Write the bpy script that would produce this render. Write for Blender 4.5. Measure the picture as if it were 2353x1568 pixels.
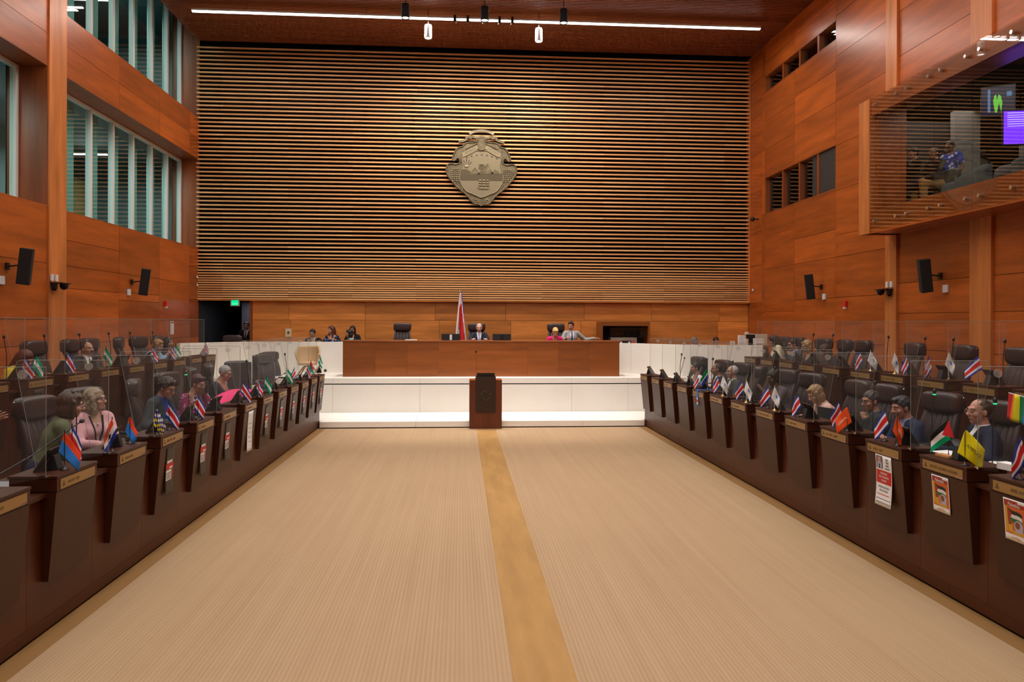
import bpy, bmesh, math, random
import numpy as np
from mathutils import Vector, Matrix
for o in list(bpy.data.objects): bpy.data.objects.remove(o, do_unlink=True)
S = bpy.context.scene
COL = S.collection
PI = math.pi
# ---------------------------------------------------------------- camera
cam_d = bpy.data.cameras.new('camera'); cam = bpy.data.objects.new('camera', cam_d); COL.objects.link(cam)
cam_d.sensor_width = 36.0; cam_d.lens = 1700.0 / 2353.0 * 36.0
cam_d.shift_y = -43.5 / 2353.0; cam_d.clip_end = 200; cam_d.clip_start = 0.05
TH = math.radians(3.98); RO = 0.0035
F_ = Vector((math.sin(TH), math.cos(TH), 0)); R0_ = Vector((math.cos(TH), -math.sin(TH), 0)); Z_ = Vector((0, 0, 1))
R_ = R0_ * math.cos(RO) + Z_ * math.sin(RO); U_ = -R0_ * math.sin(RO) + Z_ * math.cos(RO)
M = Matrix((R_, U_, -F_)).transposed().to_4x4(); M.translation = Vector((0, 0, 2.4)); cam.matrix_world = M
S.camera = cam
# ---------------------------------------------------------------- world, colour, light
w = bpy.data.worlds.new('world'); S.world = w; w.use_nodes = True
w.node_tree.nodes['Background'].inputs[0].default_value = (0.30, 0.33, 0.38, 1)
w.node_tree.nodes['Background'].inputs[1].default_value = 0.04
S.view_settings.view_transform = 'Standard'; S.view_settings.look = 'None'; S.view_settings.gamma = 1
S.view_settings.use_curve_mapping = False; S.view_settings.exposure = 0.0
cy = S.cycles
cy.transparent_max_bounces = 48; cy.max_bounces = 7; cy.diffuse_bounces = 3; cy.glossy_bounces = 3; cy.transmission_bounces = 4
cy.sample_clamp_indirect = 4.0; cy.caustics_reflective = False; cy.caustics_refractive = False
cy.use_denoising = True
try: cy.denoiser = 'OPENIMAGEDENOISE'; cy.denoising_input_passes = 'RGB_ALBEDO_NORMAL'
except Exception: pass

def area(name, loc, sx, sy, power, col=(1, .93, .84), rot=(0, 0, 0), spread=PI):
    l = bpy.data.lights.new(name, 'AREA'); l.shape = 'RECTANGLE'; l.size = sx; l.size_y = sy; l.energy = power; l.color = col
    l.spread = spread
    o = bpy.data.objects.new(name, l); COL.objects.link(o); o.location = loc; o.rotation_euler = rot
    return o
LIGHT_ROWS = [19.15, 14.6, 10.0, 5.4, 0.8, -3.8]
for i, y in enumerate(LIGHT_ROWS):
    area('linear_light_glow', (0.57, y, 10.14), 14.4, 0.12, 330 if i < 4 else 270, (1, .93, .85))
def spot(name, loc, tgt, power, ang, col=(1, .86, .68), blend=.6, r=.06):
    l = bpy.data.lights.new(name, 'SPOT'); l.energy = power; l.spot_size = math.radians(ang); l.spot_blend = blend; l.color = col; l.shadow_soft_size = r
    o = bpy.data.objects.new(name, l); COL.objects.link(o); o.location = loc
    d = (Vector(tgt) - Vector(loc)); o.rotation_euler = d.to_track_quat('-Z', 'Y').to_euler(); return o
# downlights: two pale cans wash the crest and the slats, dark cans (and their twins over the hall) throw light on the stage and the floor
for x in (-0.86, 2.01): spot('downlight_beam', (x, 19.2, 9.66), (x * .7 + .3, 21.8, 6.2), 480, 130, blend=1.0)
for x in (-1.35, .56, 2.49): spot('downlight_beam', (x, 17.97, 9.66), (x * 1.3, 18.2, 0), 1250, 50, (1, .94, .88))
for y, e in ((13.0, 440), (8.0, 400), (3.0, 230)):
    for x in (-2.4, .57, 3.5): spot('downlight_beam', (x, y, 9.66), (x, y, 0), e, 70, (1, .93, .84))

# ---------------------------------------------------------------- mesh helpers
class MB:
    def __init__(s): s.v = []; s.f = []; s.m = []; s.sm = []
    def add(s, vs, fs, m=0, smooth=False):
        o = len(s.v); s.v += [tuple(p) for p in vs]
        for f in fs: s.f.append([i + o for i in f]); s.m.append(m); s.sm.append(smooth)
        return s
    def box(s, x0, x1, y0, y1, z0, z1, m=0):
        if x0 > x1: x0, x1 = x1, x0
        if y0 > y1: y0, y1 = y1, y0
        v = [(x, y, z) for z in (z0, z1) for y in (y0, y1) for x in (x0, x1)]
        return s.add(v, [(0, 2, 3, 1), (4, 5, 7, 6), (0, 1, 5, 4), (2, 6, 7, 3), (0, 4, 6, 2), (1, 3, 7, 5)], m)
    def hexa(s, b, t, m=0):       # b, t: four corners each, counter clockwise from above
        return s.add(list(b) + list(t), [(3, 2, 1, 0), (4, 5, 6, 7), (0, 1, 5, 4), (1, 2, 6, 5), (2, 3, 7, 6), (3, 0, 4, 7)], m)
    def prism(s, poly, axis, a0, a1, m=0, smooth=False):   # poly in the plane normal to axis, extruded from a0 to a1
        def P(p, a):
            return {'X': (a, p[0], p[1]), 'Y': (p[0], a, p[1]), 'Z': (p[0], p[1], a)}[axis]
        n = len(poly); v = [P(p, a0) for p in poly] + [P(p, a1) for p in poly]
        s.add(v, [list(range(n))[::-1], list(range(n, 2 * n))], m)
        return s.add(v, [(i, (i + 1) % n, (i + 1) % n + n, i + n) for i in range(n)], m, smooth)
    def tube(s, pts, r, m=0, n=8, cap=True):
        pts = [Vector(p) for p in pts]; rs = r if isinstance(r, (list, tuple)) else [r] * len(pts)
        v = []; up = None
        for i, p in enumerate(pts):
            d = (pts[min(i + 1, len(pts) - 1)] - pts[max(i - 1, 0)]).normalized()
            if up is None: up = Vector((0, 0, 1)) if abs(d.z) < .9 else Vector((1, 0, 0))
            a = d.cross(up).normalized(); b = a.cross(d).normalized(); up = b
            for k in range(n):
                t = 2 * PI * k / n; v.append(p + (a * math.cos(t) + b * math.sin(t)) * rs[i])
        L = len(pts)
        f = [(i * n + k, i * n + (k + 1) % n, (i + 1) * n + (k + 1) % n, (i + 1) * n + k) for i in range(L - 1) for k in range(n)]
        s.add(v, f, m, True)
        if cap: s.add(v[:n], [list(range(n))], m); s.add(v[-n:], [list(range(n))[::-1]], m)
        return s
    def lathe(s, prof, c=(0, 0, 0), m=0, n=16, smooth=True):   # prof: (r, z)
        v = []
        for r, z in prof:
            for k in range(n): t = 2 * PI * k / n; v.append((c[0] + r * math.cos(t), c[1] + r * math.sin(t), c[2] + z))
        L = len(prof)
        return s.add(v, [(i * n + k, i * n + (k + 1) % n, (i + 1) * n + (k + 1) % n, (i + 1) * n + k) for i in range(L - 1) for k in range(n)], m, smooth)
    def ball(s, c, r, m=0, nu=12, nv=8):
        r = (r, r, r) if not isinstance(r, (tuple, list)) else r; v = []
        for i in range(nv + 1):
            p = PI * i / nv
            for k in range(nu): t = 2 * PI * k / nu; v.append((c[0] + r[0] * math.sin(p) * math.cos(t), c[1] + r[1] * math.sin(p) * math.sin(t), c[2] - r[2] * math.cos(p)))
        return s.add(v, [(i * nu + k, i * nu + (k + 1) % nu, (i + 1) * nu + (k + 1) % nu, (i + 1) * nu + k) for i in range(nv) for k in range(nu)], m, True)
    def grid(s, fn, nu, nv, m=0, smooth=True, mf=None):
        v = [fn(i / nu, j / nv) for j in range(nv + 1) for i in range(nu + 1)]
        o = len(s.v); s.v += [tuple(p) for p in v]
        for j in range(nv):
            for i in range(nu):
                a = o + j * (nu + 1) + i
                s.f.append([a, a + 1, a + nu + 2, a + nu + 1]); s.m.append(mf((i + .5) / nu, (j + .5) / nv) if mf else m); s.sm.append(smooth)
        return s
    def xf(s, M):
        s.v = [tuple(M @ Vector(p)) for p in s.v]; return s
    def mesh(s, name, mats):
        me = bpy.data.meshes.new(name); me.from_pydata(s.v, [], s.f)
        mats = mats if isinstance(mats, (list, tuple)) else [mats]
        for m_ in mats: me.materials.append(m_)
        me.polygons.foreach_set('material_index', s.m); me.polygons.foreach_set('use_smooth', s.sm); me.update(); return me
    def build(s, name, mats, parent=None, loc=None, bevel=0, solid=0):
        return link(name, s.mesh(name, mats), parent, loc, bevel, solid)
def link(name, me, parent=None, loc=None, bevel=0, solid=0):
    o = bpy.data.objects.new(name, me); COL.objects.link(o)
    if parent is not None: o.parent = parent
    if loc is not None: o.location = loc
    if bevel:
        b = o.modifiers.new('bevel', 'BEVEL'); b.width = bevel; b.segments = 2; b.limit_method = 'ANGLE'; b.angle_limit = .6
    if solid:
        b = o.modifiers.new('solid', 'SOLIDIFY'); b.thickness = solid; b.offset = 0
    return o
def root(name, loc=(0, 0, 0), rz=0, label=None, cat=None, group=None, kind=None):
    o = bpy.data.objects.new(name, None); COL.objects.link(o); o.location = loc; o.rotation_euler = (0, 0, rz); o.empty_display_size = .05
    return tag(o, label, cat, group, kind)
def tag(o, label=None, cat=None, group=None, kind=None):
    if label: o['label'] = label
    if cat: o['category'] = cat
    if group: o['group'] = group
    if kind: o['kind'] = kind
    return o
def kids(o): return [c for c in KIDS.get(o.name, [])]
def dup(src, loc, rz=0, label=None, group=None, par=None):
    def cp(o, p):
        c = o.copy(); COL.objects.link(c); c.parent = p
        for ch in [x for x in o.children]: cp(ch, c)
        return c
    r = cp(src, par); r.location = loc; r.rotation_euler = (0, 0, rz)
    if label: r['label'] = label
    if group: r['group'] = group
    return r
# ---------------------------------------------------------------- materials
def mat(name, col, rough=.5, metal=0, spec=.5, coat=0, emit=None, es=0, alpha=1):
    m = bpy.data.materials.new(name); m.use_nodes = True; b = m.node_tree.nodes['Principled BSDF']
    b.inputs['Base Color'].default_value = (*col, 1); b.inputs['Roughness'].default_value = rough; b.inputs['Metallic'].default_value = metal
    b.inputs['Specular IOR Level'].default_value = spec
    if coat: b.inputs['Coat Weight'].default_value = coat; b.inputs['Coat Roughness'].default_value = .25
    if emit: b.inputs['Emission Color'].default_value = (*emit, 1); b.inputs['Emission Strength'].default_value = es
    return m
def srgb(r, g, b):
    f = lambda c: (c / 255 / 12.92) if c / 255 <= .04045 else ((c / 255 + .055) / 1.055) ** 2.4
    return (f(r), f(g), f(b))
class NT:
    def __init__(s, m): s.t = m.node_tree; s.n = s.t.nodes; s.b = s.n['Principled BSDF']
    def new(s, ty, **k):
        n = s.n.new(ty)
        for a, b in k.items():
            if hasattr(n, a): setattr(n, a, b)
        return n
    def l(s, a, b): s.t.links.new(a, b)
    def ramp(s, fac, stops):
        r = s.new('ShaderNodeValToRGB'); e = r.color_ramp.elements
        e[0].position = stops[0][0]; e[0].color = (*stops[0][1], 1); e[1].position = stops[-1][0]; e[1].color = (*stops[-1][1], 1)
        for p, c in stops[1:-1]: x = e.new(p); x.color = (*c, 1)
        s.l(fac, r.inputs[0]); return r.outputs[0]
    def noise(s, vec, scale, detail=4, rough=.6):
        n = s.new('ShaderNodeTexNoise'); n.inputs['Scale'].default_value = scale; n.inputs['Detail'].default_value = detail; n.inputs['Roughness'].default_value = rough
        s.l(vec, n.inputs['Vector']); return n.outputs['Fac']
    def mapped(s, sc, rand=True):
        tc = s.new('ShaderNodeTexCoord'); mp = s.new('ShaderNodeMapping'); mp.inputs['Scale'].default_value = sc
        if rand:
            oi = s.new('ShaderNodeObjectInfo'); va = s.new('ShaderNodeVectorMath', operation='ADD'); mu = s.new('ShaderNodeMath', operation='MULTIPLY'); mu.inputs[1].default_value = 37.0
            s.l(oi.outputs['Random'], mu.inputs[0]); s.l(tc.outputs['Object'], va.inputs[0]); s.l(mu.outputs[0], va.inputs[1]); s.l(va.outputs[0], mp.inputs[0])
        else: s.l(tc.outputs['Object'], mp.inputs[0])
        return mp.outputs[0]
def wood(name, base, grain='Y', rough=.38, var=.22, contrast=.35, coat=.15, streak=14, spec=.5):
    """veneer: long soft grain along one axis, every board its own tone (object random)"""
    m = mat(name, base, rough, coat=coat, spec=spec); t = NT(m)
    sc = {'X': (.35, 3, 3.2), 'Y': (3, .35, 3.2), 'Z': (3, 3, .3)}[grain]
    v = t.mapped(sc); n1 = t.noise(v, 1.6, 3); 
    sc2 = tuple(a * 6 if a > 1 else a * 1.5 for a in sc); v2 = t.mapped(sc2); n2 = t.noise(v2, streak / 3, 3)
    mx = t.new('ShaderNodeMath', operation='MULTIPLY_ADD'); t.l(n1, mx.inputs[0]); mx.inputs[1].default_value = .7
    m3 = t.new('ShaderNodeMath', operation='MULTIPLY'); t.l(n2, m3.inputs[0]); m3.inputs[1].default_value = .3; t.l(m3.outputs[0], mx.inputs[2])
    d = tuple(c * (1 - contrast) for c in base); l_ = tuple(min(1, c * (1 + contrast)) for c in base)
    c = t.ramp(mx.outputs[0], [(.32, d), (.5, base), (.68, l_)])
    oi = t.new('ShaderNodeObjectInfo'); mr = t.new('ShaderNodeMapRange'); mr.inputs[3].default_value = 1 - var; mr.inputs[4].default_value = 1 + var
    t.l(oi.outputs['Random'], mr.inputs[0]); vm = t.new('ShaderNodeVectorMath', operation='SCALE'); t.l(c, vm.inputs[0]); t.l(mr.outputs[0], vm.inputs['Scale'])
    t.l(vm.outputs[0], t.b.inputs['Base Color'])
    return m
WCOL = (.405, .091, .0125)
W_side = wood('veneer_along_hall', WCOL, 'Y', rough=.33)
W_back = wood('veneer_across_hall', (.55, .19, .040), 'X')
W_vert = wood('veneer_upright', (.56, .18, .045), 'Z', var=.06)
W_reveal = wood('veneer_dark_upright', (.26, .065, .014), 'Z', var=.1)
W_desk = wood('desk_veneer', (.044, .0095, .0016), 'Z', var=.05, contrast=.12, coat=0, rough=.45, spec=.35)
W_base = wood('desk_base_veneer', (.066, .0135, .0022), 'Y', var=.08, contrast=.2, coat=0, rough=.4, spec=.35)
W_stage = wood('stage_desk_veneer', (.24, .066, .012), 'X', var=.12, contrast=.25)
W_lect = wood('lectern_veneer', (.12, .026, .008), 'Z', var=.05)
def slat_mat(name, a, b, seg=1.85):
    """slats: lengths of timber joined end to end, every length its own tone"""
    m = mat(name, a, .45); t = NT(m)
    tc = t.new('ShaderNodeTexCoord'); sx = t.new('ShaderNodeSeparateXYZ'); t.l(tc.outputs['Object'], sx.inputs[0])
    oi = t.new('ShaderNodeObjectInfo'); dv = t.new('ShaderNodeMath', operation='DIVIDE'); t.l(sx.outputs[0], dv.inputs[0]); dv.inputs[1].default_value = seg
    fl = t.new('ShaderNodeMath', operation='FLOOR'); t.l(dv.outputs[0], fl.inputs[0])
    cb = t.new('ShaderNodeCombineXYZ'); t.l(fl.outputs[0], cb.inputs[0]); t.l(oi.outputs['Random'], cb.inputs[1])
    wn = t.new('ShaderNodeTexWhiteNoise'); t.l(cb.outputs[0], wn.inputs['Vector'])
    v = t.mapped((1.2, 8, 8)); n = t.noise(v, 2, 2); ad = t.new('ShaderNodeMath', operation='MULTIPLY_ADD'); t.l(n, ad.inputs[0]); ad.inputs[1].default_value = .5
    ml = t.new('ShaderNodeMath', operation='MULTIPLY'); t.l(wn.outputs['Value'], ml.inputs[0]); ml.inputs[1].default_value = .6; t.l(ml.outputs[0], ad.inputs[2])
    c = t.ramp(ad.outputs[0], [(.1, b), (.85, a)]); t.l(c, t.b.inputs['Base Color']); return m
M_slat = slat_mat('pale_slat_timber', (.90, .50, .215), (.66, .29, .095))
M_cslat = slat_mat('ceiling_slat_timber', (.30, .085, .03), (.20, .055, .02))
M_void = mat('dark_backing', (.008, .006, .005), .95, spec=.1)
M_stone = mat('cream_stone', (.88, .84, .79), .42); t = NT(M_stone); v = t.mapped((1, 1, 1)); n = t.noise(v, 1.3, 3); t.l(t.ramp(n, [(.3, (.86, .81, .75)), (.7, (.90, .86, .81))]), t.b.inputs['Base Color'])
M_strip = mat('brass_carpet', (.36, .19, .05), .7); t = NT(M_strip); v = t.mapped((3, .5, 1)); t.l(t.ramp(t.noise(v, 2, 5), [(.3, (.30, .155, .038)), (.7, (.41, .22, .065))]), t.b.inputs['Base Color'])
# carpet: long fine ribs down the hall, over a small twill
M_carpet = mat('ribbed_carpet', (.45, .30, .18), .9, spec=.15); t = NT(M_carpet)
v = t.mapped((60, .35, 1), False); n1 = t.noise(v, 1, 3, .7); v = t.mapped((9, .2, 1), False); n2 = t.noise(v, 1, 2)
v3 = t.mapped((1, 1, 1), False); n3 = t.noise(v3, .8, 4)
wv = t.new('ShaderNodeTexWave', wave_type='BANDS', bands_direction='X'); wv.inputs['Scale'].default_value = 9.6; wv.inputs['Distortion'].default_value = 0; t.l(v3, wv.inputs['Vector'])
wz = t.new('ShaderNodeTexWave', wave_type='BANDS', bands_direction='DIAGONAL'); wz.inputs['Scale'].default_value = 28; t.l(v3, wz.inputs['Vector'])
def madd(t, a, k, b):
    x = t.new('ShaderNodeMath', operation='MULTIPLY_ADD'); t.l(a, x.inputs[0]); x.inputs[1].default_value = k
    if b is None: x.inputs[2].default_value = 0
    else: t.l(b, x.inputs[2])
    return x.outputs[0]
s_ = madd(t, n1, .36, madd(t, n2, .24, madd(t, n3, .12, madd(t, wv.outputs['Fac'], .16, madd(t, wz.outputs['Fac'], .12, None)))))
t.l(t.ramp(s_, [(.25, (.31, .20, .112)), (.50, (.385, .258, .152)), (.75, (.455, .315, .195))]), t.b.inputs['Base Color'])
bp = t.new('ShaderNodeBump'); bp.inputs['Strength'].default_value = .25; bp.inputs['Distance'].default_value = .006; t.l(s_, bp.inputs['Height']); t.l(bp.outputs[0], t.b.inputs['Normal'])
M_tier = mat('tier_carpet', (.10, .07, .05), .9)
M_black = mat('black_plastic', (.006, .006, .007), .35)
M_blackm = mat('black_matt', (.010, .010, .011), .75)
M_screen = mat('dark_screen', (.012, .012, .015), .15)
M_chrome = mat('chrome', (.75, .75, .76), .18, 1)
M_alu = mat('white_aluminium', (.78, .82, .82), .4)
M_white = mat('white_plastic', (.8, .8, .79), .4)
M_paper = mat('paper', (.82, .82, .84), .7)
M_leather = mat('oxblood_leather', (.032, .017, .018), .38, spec=.5); t = NT(M_leather); v = t.mapped((1, 1, 1)); bp = t.new('ShaderNodeBump'); bp.inputs['Strength'].default_value = .25; bp.inputs['Distance'].default_value = .01
t.l(t.noise(v, 30, 3), bp.inputs['Height']); t.l(bp.outputs[0], t.b.inputs['Normal'])
M_leather2 = mat('grey_leather', (.038, .032, .036), .42)
M_brass = mat('brass_plate', (.34, .20, .065), .42, .35)
M_brassdk = mat('engraving', (.11, .06, .025), .6)
M_bronze = mat('aged_bronze', (.12, .17, .11), .5, .5); t = NT(M_bronze); v = t.mapped((1, 1, 1)); t.l(t.ramp(t.noise(v, 5, 4), [(.3, (.07, .055, .04)), (.5, (.13, .105, .06)), (.7, (.20, .165, .105))]), t.b.inputs['Base Color'])
M_bronzehi = mat('rubbed_bronze', (.27, .225, .145), .42, .5)
M_light = mat('lit_diffuser', (1, 1, 1), .5, emit=(1, .96, .92), es=7)
M_lightlow = mat('lit_lens', (1, 1, 1), .5, emit=(1, .95, .88), es=9)
M_red = mat('red_plastic', (.75, .02, .02), .4); M_pinkmark = mat('pink_sticker', (.85, .55, .60), .6)
M_green_led = mat('green_led', (0, .3, .1), .4, emit=(.05, 1, .35), es=.9)
def clear(name, tint, ior=1.45, haze=0.0, rough=.015):
    m = bpy.data.materials.new(name); m.use_nodes = True; t = m.node_tree; t.nodes.remove(t.nodes['Principled BSDF'])
    tr = t.nodes.new('ShaderNodeBsdfTransparent'); tr.inputs[0].default_value = (*tint, 1)
    gl = t.nodes.new('ShaderNodeBsdfGlossy'); gl.inputs['Roughness'].default_value = rough; gl.inputs[0].default_value = (1, 1, 1, 1)
    fr = t.nodes.new('ShaderNodeFresnel'); fr.inputs[0].default_value = ior
    ge = t.nodes.new('ShaderNodeNewGeometry'); iv = t.nodes.new('ShaderNodeMath'); iv.operation = 'SUBTRACT'; iv.inputs[0].default_value = 1; t.links.new(ge.outputs['Backfacing'], iv.inputs[1]); ml = t.nodes.new('ShaderNodeMath'); ml.operation = 'MULTIPLY'; t.links.new(fr.outputs[0], ml.inputs[0]); t.links.new(iv.outputs[0], ml.inputs[1])
    mx = t.nodes.new('ShaderNodeMixShader'); t.links.new(ml.outputs[0], mx.inputs[0]); t.links.new(tr.outputs[0], mx.inputs[1]); t.links.new(gl.outputs[0], mx.inputs[2]); out = mx
    if haze:
        df = t.nodes.new('ShaderNodeBsdfDiffuse'); df.inputs[0].default_value = (.8, .82, .8, 1); m2 = t.nodes.new('ShaderNodeMixShader'); m2.inputs[0].default_value = haze
        t.links.new(mx.outputs[0], m2.inputs[1]); t.links.new(df.outputs[0], m2.inputs[2]); out = m2
    t.links.new(out.outputs[0], t.nodes['Material Output'].inputs[0]); return m
M_acryl = clear('clear_acrylic', (.985, .990, .985), 1.35, .018)
M_aedge = mat('acrylic_edge', (.27, .28, .25), .4)
M_disc = clear('frosted_disc', (.9, .9, .9), 1.3, .20)
M_glass = clear('window_glass', (.82, .94, .92), 1.6)
M_gglass = clear('gallery_glass', (.88, .88, .86), 1.65)
# ================================================================ STRUCTURE
XL, XR, YB, ZC = -7.55, 8.75, 22.0, 10.45
rnd = random.Random(5)
def struct(name, mb, m, parent=None, bevel=0):
    o = mb.build(name, m, parent, bevel=bevel)
    if parent is None: o['kind'] = 'structure'
    return o
def panel_x(par, x, s, y0, y1, z0, z1, m=None, th=.02, name='panel'):
    """board on a wall facing +-X: own object, own tone, slightly uneven"""
    g = .004; d = rnd.uniform(0, .003); cyy, cz = (y0 + y1) / 2, (z0 + z1) / 2; mb = MB()
    a = -s * d; mb.box(a, a - s * th, y0 + g - cyy, y1 - g - cyy, z0 + g - cz, z1 - g - cz)
    return mb.build(name, m or W_side, par, (x, cyy, cz))
def panel_y(par, y, x0, x1, z0, z1, m=None, th=.02, name='panel'):
    g = .004; d = rnd.uniform(0, .003); cx, cz = (x0 + x1) / 2, (z0 + z1) / 2; mb = MB()
    mb.box(x0 + g - cx, x1 - g - cx, d, d + th, z0 + g - cz, z1 - g - cz)
    return mb.build(name, m or W_back, par, (cx, y, cz))
M_border = mat('border_carpet', (.25, .125, .034), .75)
fl = struct('floor', MB().box(-3.17 + .17, 4.27 - .17, -8, 16.8, -.05, 0), M_carpet)
MB().box(.36, .79, -8, 16.55, 0, .002).build('carpet_strip', M_strip, fl)['label'] = 'golden brown carpet strip'
for x0, x1 in ((-3.2, -3.0), (4.1, 4.3)):
    MB().box(x0, x1, -8, 16.8, -.05, .001).build('carpet_border', M_border, fl)
struct('trim_1', MB().box(XL, XR, -8, -7.9, -.1, ZC), W_back)         # wall behind the camera
# tiers ----------------------------------------------------------
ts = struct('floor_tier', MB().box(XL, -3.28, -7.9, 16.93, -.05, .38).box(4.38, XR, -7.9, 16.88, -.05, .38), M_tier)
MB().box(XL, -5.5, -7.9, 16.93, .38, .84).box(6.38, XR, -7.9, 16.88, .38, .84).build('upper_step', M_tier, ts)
# stage ----------------------------------------------------------
st = struct('floor_stage', MB().box(-7.5, 8.7, 18.52, YB, 0, .84), M_void)
seams = [-7.5, -5.3, -3.14, -1.0, .9, 2.8, 4.24, 6.4, 8.7]
for a, b in zip(seams[:-1], seams[1:]):
    MB().box(a + .002, b - .002, 16.8 if -4 < a < 4 else 16.95, 18.5, .02, .15).build('step_tread', M_stone, st, bevel=.004)
    MB().box(a + .002, b - .002, 18.5, 18.54, .15, .84).build('stone_panel', M_stone, st)
MB().box(-3.1, 4.2, 16.83, 18.5, 0, .019).box(-7.5, 8.7, 18.56, 18.6, .84, .865).build('shadow_gap', M_void, st)
for a, b in zip([-7.5, -5.3, -3.14, -1.0, .9, 2.8, 4.24, 6.4], [-5.3, -3.14, -1.0, .9, 2.8, 4.24, 6.4, 8.7]):
    MB().box(a + .002, b - .002, 18.5, YB, .865, 1.0).build('stone_slab', M_stone, st, bevel=.003)
def wing(name, pts, z0, z1, n=2):
    w_ = root(name, kind='structure')
    for (a, b) in zip(pts[:-1], pts[1:]):
        a = Vector(a); b = Vector(b); k = max(1, round((b - a).length / 1.3)); nrm = Vector((-(b - a).y, (b - a).x)).normalized() * .12
        if nrm.y < 0: nrm = -nrm
        for i in range(k):
            p = a + (b - a) * (i / k); q = a + (b - a) * ((i + 1) / k); e = (b - a).normalized() * .0015; p += e; q -= e
            bt = [(p.x, p.y, z0), (q.x, q.y, z0), (q.x + nrm.x, q.y + nrm.y, z0), (p.x + nrm.x, p.y + nrm.y, z0)]
            MB().hexa(bt, [(v[0], v[1], z1) for v in bt]).build('stone_panel', M_stone, w_, bevel=.003)
    return w_
wing('wall_stage_left', [(-6.95, 18.9), (-6.72, 19.25), (-5.7, 20.4), (-3.15, 20.4)], .9, 1.845)
wing('wall_stage_right', [(4.25, 20.1), (4.66, 20.0), (5.72, 18.75), (7.62, 18.2)], .9, 1.83)
# back wall ------------------------------------------------------
bw = struct('wall_back', MB().box(-6.04, XR + .3, 22.06, 22.2, .9, 3.02).box(XL - .8, XR + .3, 22.06, 22.2, 3.02, 11.5), M_void)
rows = [(1.0, 2.42), (2.42, 3.0)]
px = [-6.04, -4.95, -2.8, -.62, 1.5, 3.6, 5.7, 7.8, 8.755]
px2 = [-6.04, -5.0, -2.8, -.75, 1.35, 3.7, 5.75, 7.85, 8.755]
for i in range(8): panel_y(bw, 22.0, px[i], px[i + 1], 1.0, 2.44); panel_y(bw, 22.0, px2[i], px2[i + 1], 2.44, 3.0)
z = 3.05; pitches = [.066] * 9 + [.07, .074, .079, .084, .089, .093, .096, .10, .11, .117]; i = 0
slat_me = {}
while z < 10.36:
    MB().box(-8.15, 8.15, -.03, .03, -.020, .020).build('slat', M_slat, bw, (.55, 21.9, z))
    z += pitches[i] if i < len(pitches) else .1195; i += 1
MB().box(8.70, 8.745, 21.84, 22.06, 3.0, 10.4).build('end_trim', W_vert, bw); MB().box(-7.6, 8.7, 21.86, 22.0, 2.995, 3.015).build('bottom_trim', W_back, bw)
for k in range(12): MB().box(-.03, .03, 0, .1, 3.02, 10.4).build('batten', M_void, bw, (-7.0 + k * 1.4, 21.96, 0))
# doorway with dark lobby ----------------------------------------
dr = root('door_1', kind='structure')
MB().box(-8.3, -7.5, 22, 25.5, .9, 3.1).box(-5.5, -5.45, 22.1, 25.5, .9, 3.1).box(-8.3, -5.4, 25.5, 25.6, .9, 3.1).box(-8.3, -5.4, 22.1, 25.6, 3.05, 3.15).box(-8.3, -5.4, 22, 25.6, .6, .68).build('lobby_lining', M_blackm, dr)
MB().box(-6.78, -5.9, 23.5, 23.55, .7, 3.0).build('open_door_leaf', mat('slate_door', (.11, .11, .13), .35), dr, bevel=.004); area('lobby_fill', (-6.3, 22.9, 3.0), .4, .4, 7, (.8, .85, 1))  # door leaf, and a faint unseen fill lamp added to lift the lobby
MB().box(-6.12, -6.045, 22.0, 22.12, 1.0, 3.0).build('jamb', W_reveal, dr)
# left wall ------------------------------------------------------
wl = struct('wall_left', MB().box(-7.63, -7.57, -7.9, YB, .3, 4.49).box(-7.63, -7.57, -7.9, YB, 7.08, 8.24).box(-7.63, -7.57, -7.9, 14.1, 8.24, ZC)
            .box(-8.3, -7.57, 14.12, 14.66, 4.0, 11.4).box(-8.25, -7.57, -7.9, YB, 4.3, 4.49).box(-8.25, -7.57, -7.9, YB, 7.08, 7.2).box(-8.25, -7.57, -7.9, YB, 8.1, 8.24), M_void)
colsL = [-7.9, -5.5, -3.3, -1.1, 1.1, 3.3, 5.45, 7.6, 9.75, 11.9, 14.1], [14.7, 16.95, 19.15, 21.2, 21.97]
for cols in colsL:
    for j, (a, b) in enumerate(zip(cols[:-1], cols[1:])):
        for k, rws in enumerate(([.84, 1.95, 2.42, 3.45, 4.5], [.84, 1.95, 3.02, 3.45, 3.95, 4.5], [.84, 2.0, 2.86, 3.04, 3.45, 4.5])):
            if k == (j + (cols is colsL[1])) % 3:
                for z0, z1 in zip(rws[:-1], rws[1:]): panel_x(wl, XL, 1, a, b, z0, z1)
        for z0, z1 in ((7.06, 7.66), (7.66, 8.26)): panel_x(wl, XL, 1, a, b, z0, z1)
        if cols is colsL[0]:
            for z0, z1 in ((8.26, 9.4), (9.4, ZC)): panel_x(wl, XL, 1, a, b, z0, z1)
MB().box(0, -.06, -.3, .3, .84, 11.2).build('pilaster', W_vert, wl, (XL + .03, 14.4, 0))
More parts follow.
